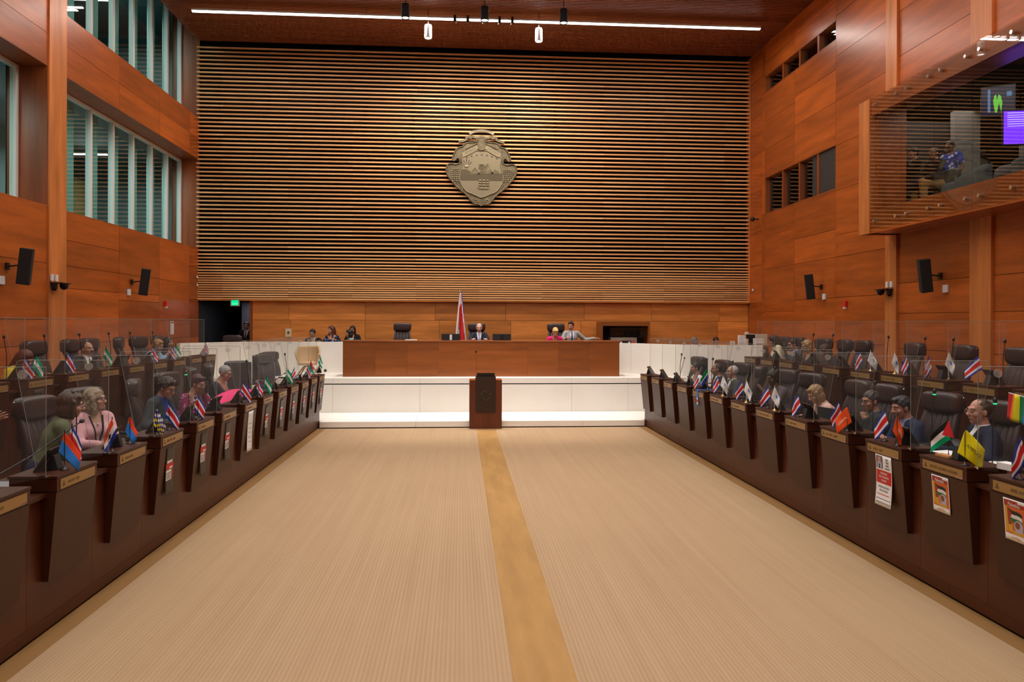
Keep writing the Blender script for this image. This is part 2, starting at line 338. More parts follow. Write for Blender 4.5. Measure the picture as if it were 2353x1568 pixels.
# reveals, sills, soffits of the deep window bays
for y0, y1, zt in ((2.0, 14.1, 7.06), (14.7, 21.98, 7.06)):
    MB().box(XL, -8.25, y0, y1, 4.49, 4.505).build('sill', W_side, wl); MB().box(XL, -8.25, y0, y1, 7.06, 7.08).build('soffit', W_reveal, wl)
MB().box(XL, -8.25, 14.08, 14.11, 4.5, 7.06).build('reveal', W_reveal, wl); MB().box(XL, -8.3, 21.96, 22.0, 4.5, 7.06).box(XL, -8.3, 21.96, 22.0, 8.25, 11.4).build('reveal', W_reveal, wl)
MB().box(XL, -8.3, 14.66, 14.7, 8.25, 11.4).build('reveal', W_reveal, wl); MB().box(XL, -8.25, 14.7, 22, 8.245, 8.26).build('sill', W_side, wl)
def window_l(name, ys, z0, z1):
    wn = root(name, kind='structure'); x = -8.1
    for i, y in enumerate(ys): MB().box(x - .056, x + .056, y - .045, y + .045, z0, z1 - .002).build('mullion', M_alu, wn, bevel=.004)
    MB().box(x - .05, x + .05, ys[0], ys[-1], z1 - .06, z1).build('head_rail', M_alu, wn); MB().box(x - .05, x + .05, ys[0], ys[-1], z0, z0 + .05).build('sill_rail', M_alu, wn)
    for a, b in zip(ys[:-1], ys[1:]): MB().box(x - .006, x + .006, a + .045, b - .045, z0 + .05, z1 - .06).build('pane', M_glass, wn)
ysF = [14.72, 15.68, 16.74, 17.78, 18.83, 19.92, 20.95, 21.93]
window_l('window_1', [14.03 - 1.06 * k for k in range(7)][::-1], 4.505, 7.05); window_l('window_2', ysF, 4.505, 7.05); window_l('window_3', ysF, 8.26, 11.35)
# corridor floors behind the left glazing: pale green strips standing in for the paler half of each pane, dark back wall, real strip lights
co = root('trim_2', kind='structure')
M_teal = mat('pale_green_strip', (.26, .50, .46), .35); M_cdark = mat('corridor_wall', (.09, .12, .12), .6); M_cwarm = mat('corridor_timber', (.30, .17, .07), .5)
MB().box(-11.6, -11.5, 5, 24, 3.9, 12).box(-11.6, -8.0, 5, 24, 11.4, 11.5).box(-11.6, -8.2, 5, 24, 7.2, 8.1).box(-11.6, -8.2, 5, 24, 4.1, 4.4).box(-11.6, -8.2, 24, 24.1, 3.9, 12).box(-11.6, -8.2, 4.9, 5, 3.9, 12).build('corridor_shell', M_cdark, co)
for y in [7.1 + 1.06 * k for k in range(7)] + [a + .58 for a in ysF[:-1]]:
    for z0, z1 in ((4.42, 7.1), (8.12, 11.3)):
        MB().box(-8.42, -8.40, y - .02, y + .44, z0, z1).build('pane_strip', M_teal, co)
for y in (20.4, 22.6): MB().box(-11.48, -11.3, y, y + .7, 4.42, 6.6).build('timber_door', M_cwarm, co)
for zz in (6.9, 11.1):
    for y in (7.5, 10.2, 13.4, 16.0, 18.4, 20.8): MB().box(-10.6, -9.6, y, y + .06, zz, zz + .03).build('strip_light', M_light, co)
    area('corridor_glow', (-9.4, 17.5, zz - .1), 1.2, 10, 340, (.85, 1, .98)); area('corridor_glow', (-9.4, 9, zz - .1), 1.2, 6, 220, (.85, 1, .98))
# right wall -----------------------------------------------------
wr = struct('wall_right', MB().box(XR + .02, XR + .08, 14.5, YB + .1, .3, 5.53).box(XR + .02, XR + .08, 14.5, YB + .1, 6.6, 9.03).box(XR + .02, XR + .08, 14.5, YB + .1, 9.52, ZC)
            .box(XR + .02, XR + .08, 14.5, 16.74, 5.5, 10).box(XR + .02, XR + .08, 20.8, YB + .1, 5.5, 10).box(XR + .02, XR + .08, -7.9, 14.5, .3, 4.2).box(XR + .02, XR + .08, -7.9, 14.5, 6.8, ZC).box(XR + .02, XR + .08, -7.9, 6.5, 4.2, 6.8), M_void)
lo = [.84, 1.95, 3.0, 3.95, 4.6, 5.53]
def colR(a, b, rws): [panel_x(wr, XR, -1, a, b, z0, z1) for z0, z1 in zip(rws[:-1], rws[1:])]
colR(21.0, 21.98, [.84, 1.9, 3.0, 4.1, 5.2, 6.3, 7.4, 8.5, 9.6, ZC])
for a, b, r1, r2 in ((18.9, 20.8, [.84, 1.95, 2.72, 3.95, 4.9, 5.53], [6.6, 7.4, 8.2, 9.03]), (16.76, 18.9, lo, [6.6, 7.6, 8.35, 9.03])):
    colR(a, b, r1); colR(a, b, r2); colR(a, b, [9.52, 9.95, ZC])
colR(20.8, 21.0, [.84, 2.7, 5.53, 7.4, 9.03, ZC])
colR(14.63, 16.76, [.84, 1.95, 3.0, 3.95, 4.45, 5.5, 6.55, 7.6, 8.65, 9.6, ZC])
for a, b in ((12.1, 14.26), (9.9, 11.6), (7.8, 9.9), (5.7, 7.8), (3.6, 5.7), (1.5, 3.6), (-.6, 1.5), (-2.7, -.6), (-4.8, -2.7), (-7, -4.8)):
    colR(a, b, [.84, 1.9, 2.6, 3.2, 4.2]); colR(a, b, [6.8, 7.75, 8.65, 9.6, ZC])
    if b < 7: colR(a, b, [4.2, 5.5, 6.8])
for y, hw in ((14.445, .19), (11.85, .255)): MB().box(0, -.05, -hw, hw, 6.8, ZC).build('pilaster', W_vert, wr, (XR - .0, y, 0)); MB().box(0, -.05, -hw, hw, .84, 4.2).build('pilaster', W_vert, wr, (XR, y, 0))
M_wdark = mat('dark_room', (.03, .026, .024), .8); M_curtain = mat('cream_curtain', (.62, .52, .38), .8)
def window_r(name, z0, z1, lit):
    wn = root(name, kind='structure'); ys = [16.76, 17.66, 18.66, 19.66, 20.8]
    for i, y in enumerate(ys): MB().box(XR + .02, XR + .16, y - .045, y + .045, z0, z1).build('mullion', W_reveal, wn)
    for a, b in zip(ys[:-1], ys[1:]): MB().box(XR + .12, XR + .128, a + .04, b - .04, z0 + .03, z1 - .03).build('pane', M_gglass, wn)
    MB().box(XR, XR + .2, ys[0], ys[-1], z0, z0 + .03).box(XR, XR + .2, ys[0], ys[-1], z1 - .03, z1).build('frame', W_reveal, wn)
    MB().box(XR + .2, XR + 2.5, 16.2, 16.3, z0 - .6, z1 + .5).box(XR + .2, XR + 2.5, 21.3, 21.4, z0 - .6, z1 + .5).box(XR + 2.4, XR + 2.5, 16.2, 21.4, z0 - .6, z1 + .5).box(XR + .1, XR + 2.5, 16.2, 21.4, z1 + .4, z1 + .5).box(XR + .1, XR + 2.5, 16.2, 21.4, z0 - .6, z0 - .5).build('booth_lining', M_wdark, wn)
    if lit: MB().grid(lambda u, v: (XR + .35 + .03 * math.sin(u * 40), 16.8 + u * .62, z0 - .2 + v * (z1 - z0 + .4)), 40, 2).build('curtain', M_curtain, wn); area('booth_glow', (XR + .7, 17.0, z1 + .2), .5, .5, 9, (1, .85, .6))
window_r('window_4', 9.03, 9.52, False); window_r('window_5', 5.53, 6.6, True)
# ceiling --------------------------------------------------------
ce = struct('ceiling', MB().box(XL - .02, XR + .1, -7.9, YB + .1, ZC + .06, ZC + .12), M_void)
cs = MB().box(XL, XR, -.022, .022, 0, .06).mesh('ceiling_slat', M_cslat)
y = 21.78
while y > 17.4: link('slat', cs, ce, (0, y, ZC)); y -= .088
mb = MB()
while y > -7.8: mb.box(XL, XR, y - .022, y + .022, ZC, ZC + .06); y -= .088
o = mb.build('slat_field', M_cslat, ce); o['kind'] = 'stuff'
# ================================================================ GALLERY BOX in the right wall
ga = root('balcony_box', kind='structure')
MB().box(8.05, XR + .02, 14.11, 14.48, 4.18, 6.84).build('end_post', W_vert, ga)
MB().box(8.1, XR + .3, 6.5, 14.3, 4.18, 4.26).build('underside', W_side, ga)
MB().box(8.1, 8.2, 6.5, 14.12, 4.26, 4.62).build('lower_fascia', W_side, ga); MB().box(8.1, 8.2, 6.5, 14.12, 6.5, 6.82).build('upper_fascia', W_side, ga)
MB().box(8.2, XR + .3, 6.5, 14.3, 6.72, 6.82).box(8.2, XR + .03, 14.05, 14.12, 4.6, 6.8).build('inner_lining', W_side, ga)
M_gfloor = mat('gallery_floor', (.10, .09, .085), .8); M_grey = mat('grey_plaster', (.22, .21, .20), .8); M_gdark = mat('gallery_wall', (.035, .03, .028), .8)
MB().box(8.2, 13.5, 6.5, 14.28, 4.5, 4.65).box(8.9, 13.5, 14.28, 18, 4.5, 4.65).build('gallery_floor', M_gfloor, ga)
MB().box(13.4, 13.5, 6, 18, 4.6, 7.3).box(8.9, 13.5, 17.9, 18, 4.6, 7.3).box(8.8, 13.5, 6, 6.1, 4.6, 7.3).box(8.8, 8.86, 14.3, 18, 4.6, 7.3).box(8.8, 13.5, 6, 18, 7.2, 7.3).build('gallery_lining', M_gdark, ga)
MB().box(10.86, 11.45, 15.6, 15.75, 4.65, 7.2).build('grey_column', M_grey, ga); MB().box(11.4, 13.4, 14.3, 14.4, 4.65, 6.6).build('grey_partition', M_grey, ga)
gj = [14.08, 13.05, 12.1, 11.15, 10.15, 9.1, 8.0, 6.6]
for a, b in zip(gj[:-1], gj[1:]):
    MB().box(8.055, 8.067, b + .006, a - .006, 4.2, 6.83).build('glass_sheet', M_gglass, ga)
    for yy in (a - .16, b + .16):
        for zz in (6.68, 4.40): MB().tube([(8.03, yy, zz), (8.1, yy, zz)], .03, n=10).build('steel_standoff', M_chrome, ga)
area('gallery_glow', (10.4, 12.2, 7.1), 2.5, 4, 42, (1, .92, .85)); area('gallery_glow', (10.3, 15.8, 7.1), 2, 2, 26, (1, .9, .8))
tv = root('wall_screen', (10.2, 13.42, 6.62), 1.0, 'wall screen showing a figure in a bright green top, in the gallery', 'screen'); tv.scale = (.62, .62, .9)
M_tv = mat('screen_picture', (.02, .02, .03), .2, emit=(.02, .03, .08), es=.35); M_tvg = mat('screen_green', (.1, .5, .05), .4, emit=(.25, .9, .1), es=.5); M_tvb = mat('screen_blue', (.1, .2, .4), .4, emit=(.15, .35, .7), es=.35)
MB().box(-.05, 0, -.45, .45, -.3, .35).build('casing', M_black, tv); MB().box(-.056, -.05, -.42, .42, -.27, .32).build('display', M_tv, tv)
MB().prism([(-.08, -.22), (-.02, -.02), (.03, -.22), (.08, -.22), (.13, .02), (.10, .14), (.05, .16), (.03, .04), (-.01, .16), (-.07, .12), (-.11, -.02)], 'X', -.062, -.057).build('green_figure', M_tvg, tv)
MB().box(-.062, -.057, .2, .27, -.2, .28).build('picture_patch', M_tvb, tv); MB().box(-.062, -.057, -.35, -.22, .1, .2).build('picture_patch', M_tvb, tv)
tv2 = root('display_screen', (10.35, 12.75, 5.98), 1.35, 'bright violet screen at the right edge of the gallery', 'screen')
M_vio = mat('screen_violet', (.1, .02, .6), .3, emit=(.16, .03, 1), es=1.6)
MB().box(0, .05, -.5, .5, -.32, .32).build('casing', M_black, tv2); MB().box(-.006, 0, -.48, .48, -.3, .3).build('display', M_vio, tv2)
mb = MB(); [mb.box(-.009, -.006, -.4, .42, .26 - .04 * k, .27 - .04 * k) for k in range(7)]; mb.build('text_lines', mat('screen_white', (.7, .7, 1), .4, emit=(.6, .6, 1), es=1.2), tv2)
# ================================================================ FIXTURES
F_n = np.array(F_); R_n = np.array(R_); U_n = np.array(U_)
def sight(px, py, axis, val):
    """where a line of sight of the photograph meets a plane of the hall (X, Y or Z = val)"""
    d = F_n + R_n * (px - 1176.5) / 1700 + U_n * (740.5 - py) / 1700; c = np.array((0, 0, 2.4)); i = 'XYZ'.index(axis); return c + d * ((val - c[i]) / d[i])
def light_line(y, label, grp=None):
    r = root('linear_light', (.57, y, 10.2), 0, label, 'ceiling light', grp)
    MB().box(-7.35, 7.35, -.045, .045, .02, .07).build('housing', M_alu, r)
    for a, b in ((-7.34, -.78), (-.7, -.45), (-.37, -.04), (.04, .37), (.45, .7), (.78, 7.34)): MB().box(a, b, -.04, .04, -.01, .02).build('diffuser', M_light, r, bevel=.008)
    for x in (-.74, -.41, 0, .41, .74): MB().box(x - .03, x + .03, -.07, .07, -.07, .1).build('clamp', M_black, r)
    for x in (-6, -3, 3, 6): MB().tube([(x, 0, .05), (x, 0, .28)], .006, n=6).build('hanger', M_black, r)
light_line(19.15, 'long thin white light bar hanging under the ceiling before the slatted wall')
for y in LIGHT_ROWS[1:]: light_line(y, 'long white light bar over the hall behind the viewer', 'light bars out of the picture')
def can(x, y, dark, label, grp):
    r = root('downlight', (x, y, 9.72), 0, label, 'spotlight', grp); m = M_blackm if dark else M_alu
    MB().lathe([(.0, .34), (.085, .34), (.095, .30), (.10, .02), (.10, 0), (.085, 0), (.082, .03), (0, .03)], n=20).build('housing', m, r)
    MB().lathe([(0, .012), (.078, .012), (.078, .02)], n=20).build('lens', M_lightlow, r); MB().tube([(0, 0, .34), (0, 0, .74)], .01, n=6).build('stem', M_black, r)
for x, t_ in zip((-1.35, .56, 2.49), ('left', 'middle', 'right')): can(x, 17.97, True, 'dark cylinder downlight, %s of the row of three' % t_, 'dark cylinder downlights')
for x, t_ in zip((-.86, 2.01), ('left', 'right')): can(x, 19.2, False, 'pale cylinder downlight washing the slatted wall, %s one' % t_, 'pale cylinder downlights')
# crest ----------------------------------------------------------
cr = root('crest', (.60, 21.865, 6.95), 0, 'aged bronze coat of arms relief with ships and volcanoes, on the slatted wall', 'crest')
K = .001815; CP = lambda x, y: ((x - 897) * K, (757 - y) * K)
half = [(897, 1378), (850, 1352), (800, 1348), (745, 1315), (690, 1245), (640, 1190), (560, 1130), (470, 1040), (400, 960), (350, 890), (328, 820), (332, 760), (352, 720), (400, 702), (470, 714), (528, 702), (548, 665), (535, 622), (500, 608), (475, 640), (440, 655), (428, 610), (455, 545), (480, 485), (530, 440), (590, 425), (620, 385), (665, 360), (750, 350), (815, 342), (820, 310), (860, 300), (897, 294)]
full = [CP(*p) for p in half] + [CP(1794 - x, y) for x, y in half[-2:0:-1]]
def smooth(P_, k=4):
    n = len(P_); out = []
    for i in range(n):
        a, b, c, d = P_[i - 1], P_[i], P_[(i + 1) % n], P_[(i + 2) % n]
        for j in range(k):
            t_ = j / k; out.append(tuple(.5 * (2 * b[q] + (c[q] - a[q]) * t_ + (2 * a[q] - 5 * b[q] + 4 * c[q] - d[q]) * t_ ** 2 + (3 * b[q] - a[q] - 3 * c[q] + d[q]) * t_ ** 3) for q in (0, 1)))
    return out
full = smooth(full)
MB().prism(full, 'Y', -.075, .0).build('shield_body', M_bronze, cr)
fh = [(897, 1248), (840, 1228), (750, 1190), (660, 1150), (600, 1080), (562, 1010), (546, 960), (548, 880), (572, 780), (592, 700), (588, 600), (650, 572), (720, 540), (790, 495), (850, 482), (897, 486)]
ff = [CP(*p) for p in fh] + [CP(1794 - x, y) for x, y in fh[-2:0:-1]]
ff = smooth(ff)
MB().prism(ff, 'Y', -.085, -.07).build('shield_field', mat('field_bronze', (.22, .185, .12), .5, .45), cr)
V3 = lambda p, y: (p[0], y, p[1])
MB().tube([V3(p, -.095) for p in ff + [ff[0]]], .016, n=6).build('field_rim', M_bronzehi, cr)
MB().tube([V3(p, -.085) for p in full + [full[0]]], .022, n=8).build('outer_rim', M_bronze, cr)
for s in (1, -1):
    mb = MB()
    yv = 795
    while yv < 1118:
        x0 = np.interp(yv, [790, 900, 980, 1060, 1110, 1175], [420, 416, 428, 470, 518, 590]); x1 = np.interp(yv, [790, 880, 960, 1030, 1090, 1175], [532, 524, 528, 540, 572, 632]); st = 31 if yv < 1000 else 20; n = 4 if yv < 1060 else 3
        for i_ in range(n): q = CP(x0 + (x1 - x0) * i_ / (n - 1), yv); mb.ball((s * q[0], -.082, q[1]), min(st * .45, (x1 - x0) / (n - 1) * .48) * K, 0, 8, 5)
        yv += st
    o = mb.build('bead_cluster', M_bronzehi, cr); o['kind'] = 'stuff'
def ribbon(pts, w, y, name, m=M_bronze, th=.02):
    pts = [p_ for a_, b_ in zip(pts[:-1], pts[1:]) for p_ in (a_, ((a_[0] + b_[0]) / 2, (a_[1] + b_[1]) / 2))] + [pts[-1]]
    for _ in range(2): pts = [pts[0]] + [tuple((pts[i_ - 1][q_] + 2 * pts[i_][q_] + pts[i_ + 1][q_]) / 4 for q_ in (0, 1)) for i_ in range(1, len(pts) - 1)] + [pts[-1]]
    mb = MB(); n = len(pts); P_ = [Vector(CP(*p)) for p in pts]; up = []; dn = []
    for i, p in enumerate(P_):
        d = (P_[min(i + 1, n - 1)] - P_[max(i - 1, 0)]).normalized(); nn = Vector((-d.y, d.x)) * w * K / 2; up.append(p + nn); dn.append(p - nn)
    for i in range(n - 1):
        a, b, c, d = dn[i], dn[i + 1], up[i + 1], up[i]; mb.hexa([(a.x, y, a.y), (b.x, y, b.y), (b.x, y + th, b.y), (a.x, y + th, a.y)], [(d.x, y, d.y), (c.x, y, c.y), (c.x, y + th, c.y), (d.x, y + th, d.y)])
    return mb.build(name, m, cr)
ribbon([(702, 215), (730, 190), (780, 172), (840, 162), (897, 160), (954, 162), (1014, 172), (1064, 190), (1092, 215)], 42, -.07, 'crown_ribbon', M_bronzehi)
ribbon([(715, 240), (760, 262), (820, 280), (897, 240), (974, 280), (1034, 262), (1079, 240)], 34, -.055, 'ribbon_back')
for s in (0, 1):
    g = lambda x: 1794 - x if s else x
    ribbon([(g(x), y) for x, y in ((525, 345), (560, 335), (620, 322), (665, 300), (640, 270), (690, 262), (740, 285))], 36, -.06, 'ribbon_tail')
    ribbon([(g(x), y) for x, y in ((590, 560), (650, 530), (720, 490), (790, 445), (850, 425))], 62, -.105, 'name_banner', M_bronzehi)
    for i in range(7): q = CP(g(650 + i * 30), 455 - i * 14); MB().ball((q[0], -.09, q[1]), (.035, .02, .014), 0, 8, 5).build('laurel_leaf', M_bronzehi, cr)
    sp = [CP(g(810 + 38 * math.cos(a) * (1 - a / 9)), 1295 + 38 * math.sin(a) * (1 - a / 9)) for a in [i * .5 for i in range(15)]]
    MB().tube([V3(p, -.09) for p in sp], .013, n=6).build('scroll', M_bronzehi, cr)
MB().prism([CP(*p) for p in ((845, 300), (950, 300), (965, 400), (945, 470), (897, 490), (850, 470), (830, 400))], 'Y', -.13, -.07).build('keystone', M_bronze, cr)
def words(txt, size, m, parent, M4, name='lettering', ext=.001, align='CENTER'):
    c = bpy.data.curves.new(name, 'FONT'); c.body = txt; c.size = size; c.extrude = ext; c.align_x = align; c.align_y = 'CENTER'; c.resolution_u = 2; c.materials.append(m)
    t_ = bpy.data.objects.new('tmp', c); COL.objects.link(t_); me = bpy.data.meshes.new_from_object(t_, depsgraph=bpy.context.evaluated_depsgraph_get()) if False else bpy.data.meshes.new_from_object(t_); bpy.data.objects.remove(t_, do_unlink=True); bpy.data.curves.remove(c)
    o = bpy.data.objects.new(name, me); COL.objects.link(o); o.parent = parent; o.matrix_local = M4; return o
def upright(x, y, z, rot=0, sx=1, rz=0): return Matrix.Translation((x, y, z)) @ Matrix.Rotation(rz, 4, 'Z') @ Matrix.Rotation(PI / 2, 4, 'X') @ Matrix.Rotation(rot, 4, 'Z') @ Matrix.Diagonal((sx, 1, 1, 1))
M_eng = mat('cast_letter', (.07, .055, .04), .6)
words('AMERICA CENTRAL', .070, M_eng, cr, upright(0, -.073, CP(0, 164)[1], 0, .85)); words('REPUBLICA', .088, M_eng, cr, upright(CP(715, 0)[0], -.107, CP(0, 492)[1], .52, .8)); words('COSTA RICA', .088, M_eng, cr, upright(CP(1080, 0)[0], -.107, CP(0, 492)[1], -.52, .75)); words('DE', .06, M_eng, cr, upright(0, -.132, CP(0, 440)[1]))
for i, (x, y) in enumerate(((655, 604), (735, 578), (818, 560), (900, 552), (985, 560), (1065, 580), (1145, 606))):
    c = CP(x, y); MB().prism([(c[0] + (.040 if k % 2 == 0 else .013) * math.sin(k * PI / 4 + PI / 4), c[1] + (.040 if k % 2 == 0 else .013) * math.cos(k * PI / 4 + PI / 4)) for k in range(8)], 'Y', -.096, -.084).build('star', M_eng, cr)
for pts in (((700, 870), (790, 760), (830, 800), (870, 870)), ((830, 870), (960, 730), (1000, 690), (1090, 860)), ((1040, 870), (1120, 780), (1220, 860))): MB().prism([CP(*p) for p in pts], 'Y', -.10, -.083).build('volcano', M_bronze, cr)
MB().prism([CP(*p) for p in ((552, 800), (650, 790), (760, 850), (1230, 850), (1240, 968), (548, 968))], 'Y', -.094, -.083).build('shore', mat('dark_bronze', (.09, .068, .038), .55, .4), cr)
c = CP(655, 745); MB().ball((c[0], -.085, c[1]), (.07, .02, .05), 0, 12, 6).build('sun', M_bronzehi, cr)
for k in range(5):
    a = (k - 2) * .42; MB().tube([(c[0] + .08 * math.sin(a), -.09, c[1] + .06 * math.cos(a)), (c[0] + .2 * math.sin(a), -.09, c[1] + .2 * math.cos(a))], [.004, .012], n=5).build('sun_ray', M_eng, cr)
def ship(x, y, s):
    mb = MB().prism([CP(x - 90 * s, y + 62 * s), CP(x + 95 * s, y + 62 * s), CP(x + 85 * s, y + 85 * s), CP(x - 60 * s, y + 85 * s)], 'Y', -.115, -.085).build('hull', M_bronzehi, cr)
    for i in range(3):
        for j in range(3): c = CP(x - 50 * s + i * 60 * s, y - 50 * s + j * 40 * s); MB().ball((c[0], -.10, c[1]), (.05 * s, .02, .028 * s), 0, 10, 5).build('sail', M_bronzehi, cr)
ship(925, 1020, 1.0); ship(893, 735, .5)
# stage desk, dais, seats ---------------------------------------
sd = root('presiding_desk', (0, 0, 0), 0, 'long brown timber presiding desk across the raised stage', 'desk')
sx = [-2.97, -2.16, -1.35, -.55, 1.73, 2.53, 3.32, 4.12]
for a, b in zip(sx[:-1], sx[1:]): MB().box(-(b - a) / 2 + .002, (b - a) / 2 - .002, 0, .03, 1.0, 1.89).build('front_board', W_stage, sd, ((a + b) / 2, 18.97, 0))
MB().box(-3.0, 4.15, 18.94, 19.75, 1.89, 1.92).build('top', W_stage, sd, bevel=.004); MB().box(-2.97, -2.94, 19.0, 19.7, 1, 1.89).build('side_panel', W_stage, sd); MB().box(4.09, 4.12, 19.0, 19.7, 1, 1.89).build('side_panel', W_stage, sd)
ds = struct('floor_dais', MB().box(-2.85, 4.0, 19.85, 21.95, 1.0, 1.12), M_tier)
# lectern
lc = root('lectern', (.57, 16.62, 0), 0, 'small dark timber lectern with crest, at the end of the carpet strip', 'lectern')
MB().box(-.365, .365, .0, .42, .0, 1.085).build('body', W_lect, lc, bevel=.003); MB().box(-.365, .365, 0, .42, 1.085, 1.10).build('top', W_stage, lc)
MB().box(-.225, .225, -.02, .36, .37, 1.17).build('front_panel', mat('lectern_dark', (.028, .012, .007), .45), lc, bevel=.003)
MB().box(-.2, .2, .0, .02, 1.175, 1.255).build('screen', M_black, lc); MB().box(-.21, .21, .0, .25, 1.165, 1.185).build('screen_base', M_black, lc)
MB().tube([V3((p[0] * .125 / 1.03 * 1.0, p[1] * .125 / 1.03 + .76), -.026) for p in full + [full[0]]], .005, n=5).build('crest_outline', mat('faint_bronze', (.10, .075, .055), .5, .3), lc); MB().tube([V3((p[0] * .12, p[1] * .12 + .76), -.024) for p in ff + [ff[0]]], .004, n=5).build('crest_inner_line', mat('faint_bronze2', (.08, .06, .045), .5, .3), lc)
mc = root('microphone', (.36, 16.8, 1.10), 0, 'tall thin gooseneck microphone rising from the lectern', 'microphone')
MB().tube([(0, 0, 0), (0, 0, .5), (-.008, -.01, .62)], .006, n=6).build('gooseneck', mat('copper_neck', (.25, .07, .03), .4), mc); MB().lathe([(.016, 0), (.02, .03), (.012, .06), (0, .065)], (-.009, -.012, .6), n=10).build('capsule', M_black, mc); MB().lathe([(.03, 0), (.03, .02), (0, .02)], n=12).build('base', M_black, mc)
# loudspeakers, cameras, small wall things ----------------------
def speaker(x, y, z, s, label):
    r = root('loudspeaker', (x, y, z), 0, label, 'loudspeaker', 'slim black loudspeakers on the side walls')
    M4 = Matrix.Rotation(s * .13, 4, 'Y') @ Matrix.Rotation(s * .35, 4, 'Z') @ Matrix.Rotation(.10, 4, 'X')
    MB().prism([(-.10, -.09), (.10, -.09), (.075, .10), (-.075, .10)], 'Z', -.30, .30).xf(M4 @ Matrix.Rotation(s * PI / 2, 4, 'Z')).build('cabinet', M_blackm, r, bevel=.006)
    MB().box(-.02, .0, -.02, .02, -.28, -.26).xf(M4 @ Matrix.Translation((s * .105, -.03, 0))).build('badge', M_chrome, r)
    MB().tube([(-s * .10, 0, .02), (-s * .28, 0, .0)], .014, n=8).build('arm', M_black, r); MB().box(-s * .27, -s * .3, -.04, .04, -.06, .06).build('wall_plate', M_black, r)
    b = root('junction_box', (x - s * .305, y - .16, z - .24), 0, 'small white junction box beside the ' + label.split(' loudspeaker')[0][5:] + ' loudspeaker' + label.split('loudspeaker')[1], 'box')
    MB().box(0, s * .04, -.06, .06, -.07, .07).build('cover', M_white, b, bevel=.004)
speaker(-7.24, 12.87, 3.30, 1, 'slim black loudspeaker on the left wall, nearer one')
speaker(-7.24, 17.55, 3.29, 1, 'slim black loudspeaker on the left wall, farther one')
speaker(8.44, 12.93, 3.27, -1, 'slim black loudspeaker on the right wall under the glass balcony')
speaker(8.44, 17.4, 3.28, -1, 'slim black loudspeaker on the right wall, farther one')
speaker(8.44, 9.85, 3.3, -1, 'slim black loudspeaker cut by the right edge of the picture')
def camdome(x, y, z, s, label):
    r = root('wall_camera', (x, y, z), 0, label, 'camera'); MB().box(0, s * .22, -.04, .26, .03, .05).build('bracket', M_black, r)
    MB().lathe([(.075, 0), (.075, -.05), (.055, -.10), (0, -.125)], (s * .15, .16, .04)).build('dome', M_black, r); MB().lathe([(.045, .02), (.05, -.08), (.03, -.12), (0, -.125)], (s * .06, .0, .02)).build('sensor_body', M_black, r)
    MB().box(0, s * .03, -.03, .04, .08, .2).build('white_plate', M_white, r); MB().box(0, s * .03, .12, .19, .08, .2).build('white_plate', M_white, r)
camdome(-7.51, 14.15, 3.05, 1, 'black twin dome camera with white plates on the left pillar'); camdome(8.70, 14.38, 3.05, -1, 'black twin dome camera with white plates on the right pillar')
def alarm(x, y, z, s, label):
    r = root('fire_alarm', (x, y, z), 0, label, 'alarm'); MB().box(0, s * .05, -.045, .045, -.05, .09).build('body', M_red, r, bevel=.006); MB().box(0, s * .055, -.03, .03, -.09, -.05).build('lens', M_white, r)
alarm(-7.54, 19.5, 2.82, 1, 'small red fire alarm low on the left wall'); alarm(8.74, 16.25, 2.82, -1, 'small red fire alarm low on the right wall')
n_ = root('wall_notice', (-7.54, 19.95, 2.22), 0, 'white paper notice with a dark red heading on the left wall', 'notice'); MB().box(0, .006, -.11, .11, -.17, .17).build('sheet', M_paper, n_); MB().box(.006, .008, -.09, .09, .12, .15).build('heading', mat('dark_red', (.3, .02, .02), .6), n_)
for i, (p, X, lb) in enumerate((((452, 637), -7.54, 'left wall by the slats, upper one'), ((452, 655), -7.54, 'left wall by the slats, lower one'), ((1731, 667), 8.74, 'right wall by the slats'))):
    q = sight(*p, 'X', X); MB_ = MB().box(0, .03 if X < 0 else -.03, -.035, .035, -.035, .035); o = MB_.build('wall_sensor', M_white, None, tuple(q), bevel=.01); tag(o, 'tiny white sensor on the ' + lb, 'sensor')
o = MB().ball((0, 0, 0), .07, 0, 10, 6).tube([(0, 0, 0), (.2, .05, 0)], .02).build('ball_camera', M_black, None, (8.55, 21.2, 5.45)); tag(o, 'tiny black camera at the lower corner of the right ribbon window', 'camera')
q = sight(663, 765, 'Y', 21.99); o = root('access_reader', tuple(q), 0, 'cream access reader on the timber wall beside the doorway', 'switch'); MB().box(-.09, .09, -.02, 0, -.12, .12).build('plate', mat('cream_plastic', (.6, .5, .33), .5), o, bevel=.004); MB().box(-.03, .03, -.03, -.02, -.03, .04).build('button', M_brassdk, o)
ex = root('exit_sign', (-6.5, 21.86, 2.93), 0, 'lit green exit sign hanging over the dark doorway', 'sign')
MB().box(-.13, .13, 0, .03, -.10, .10).build('frame', mat('sign_frame', (.3, .22, .15), .5), ex); MB().box(-.1, .1, -.006, 0, -.075, .075).build('green_face', mat('exit_green', (0, .4, .2), .4, emit=(.0, .75, .30), es=.9), ex)
words('SALIDA', .052, mat('exit_letter', (.1, .9, .5), .4, emit=(.2, 1, .5), es=1.0), ex, upright(0, -.009, -.03)); MB().box(-.05, .05, .01, .03, .1, .13).build('hanger', M_brassdk, ex)
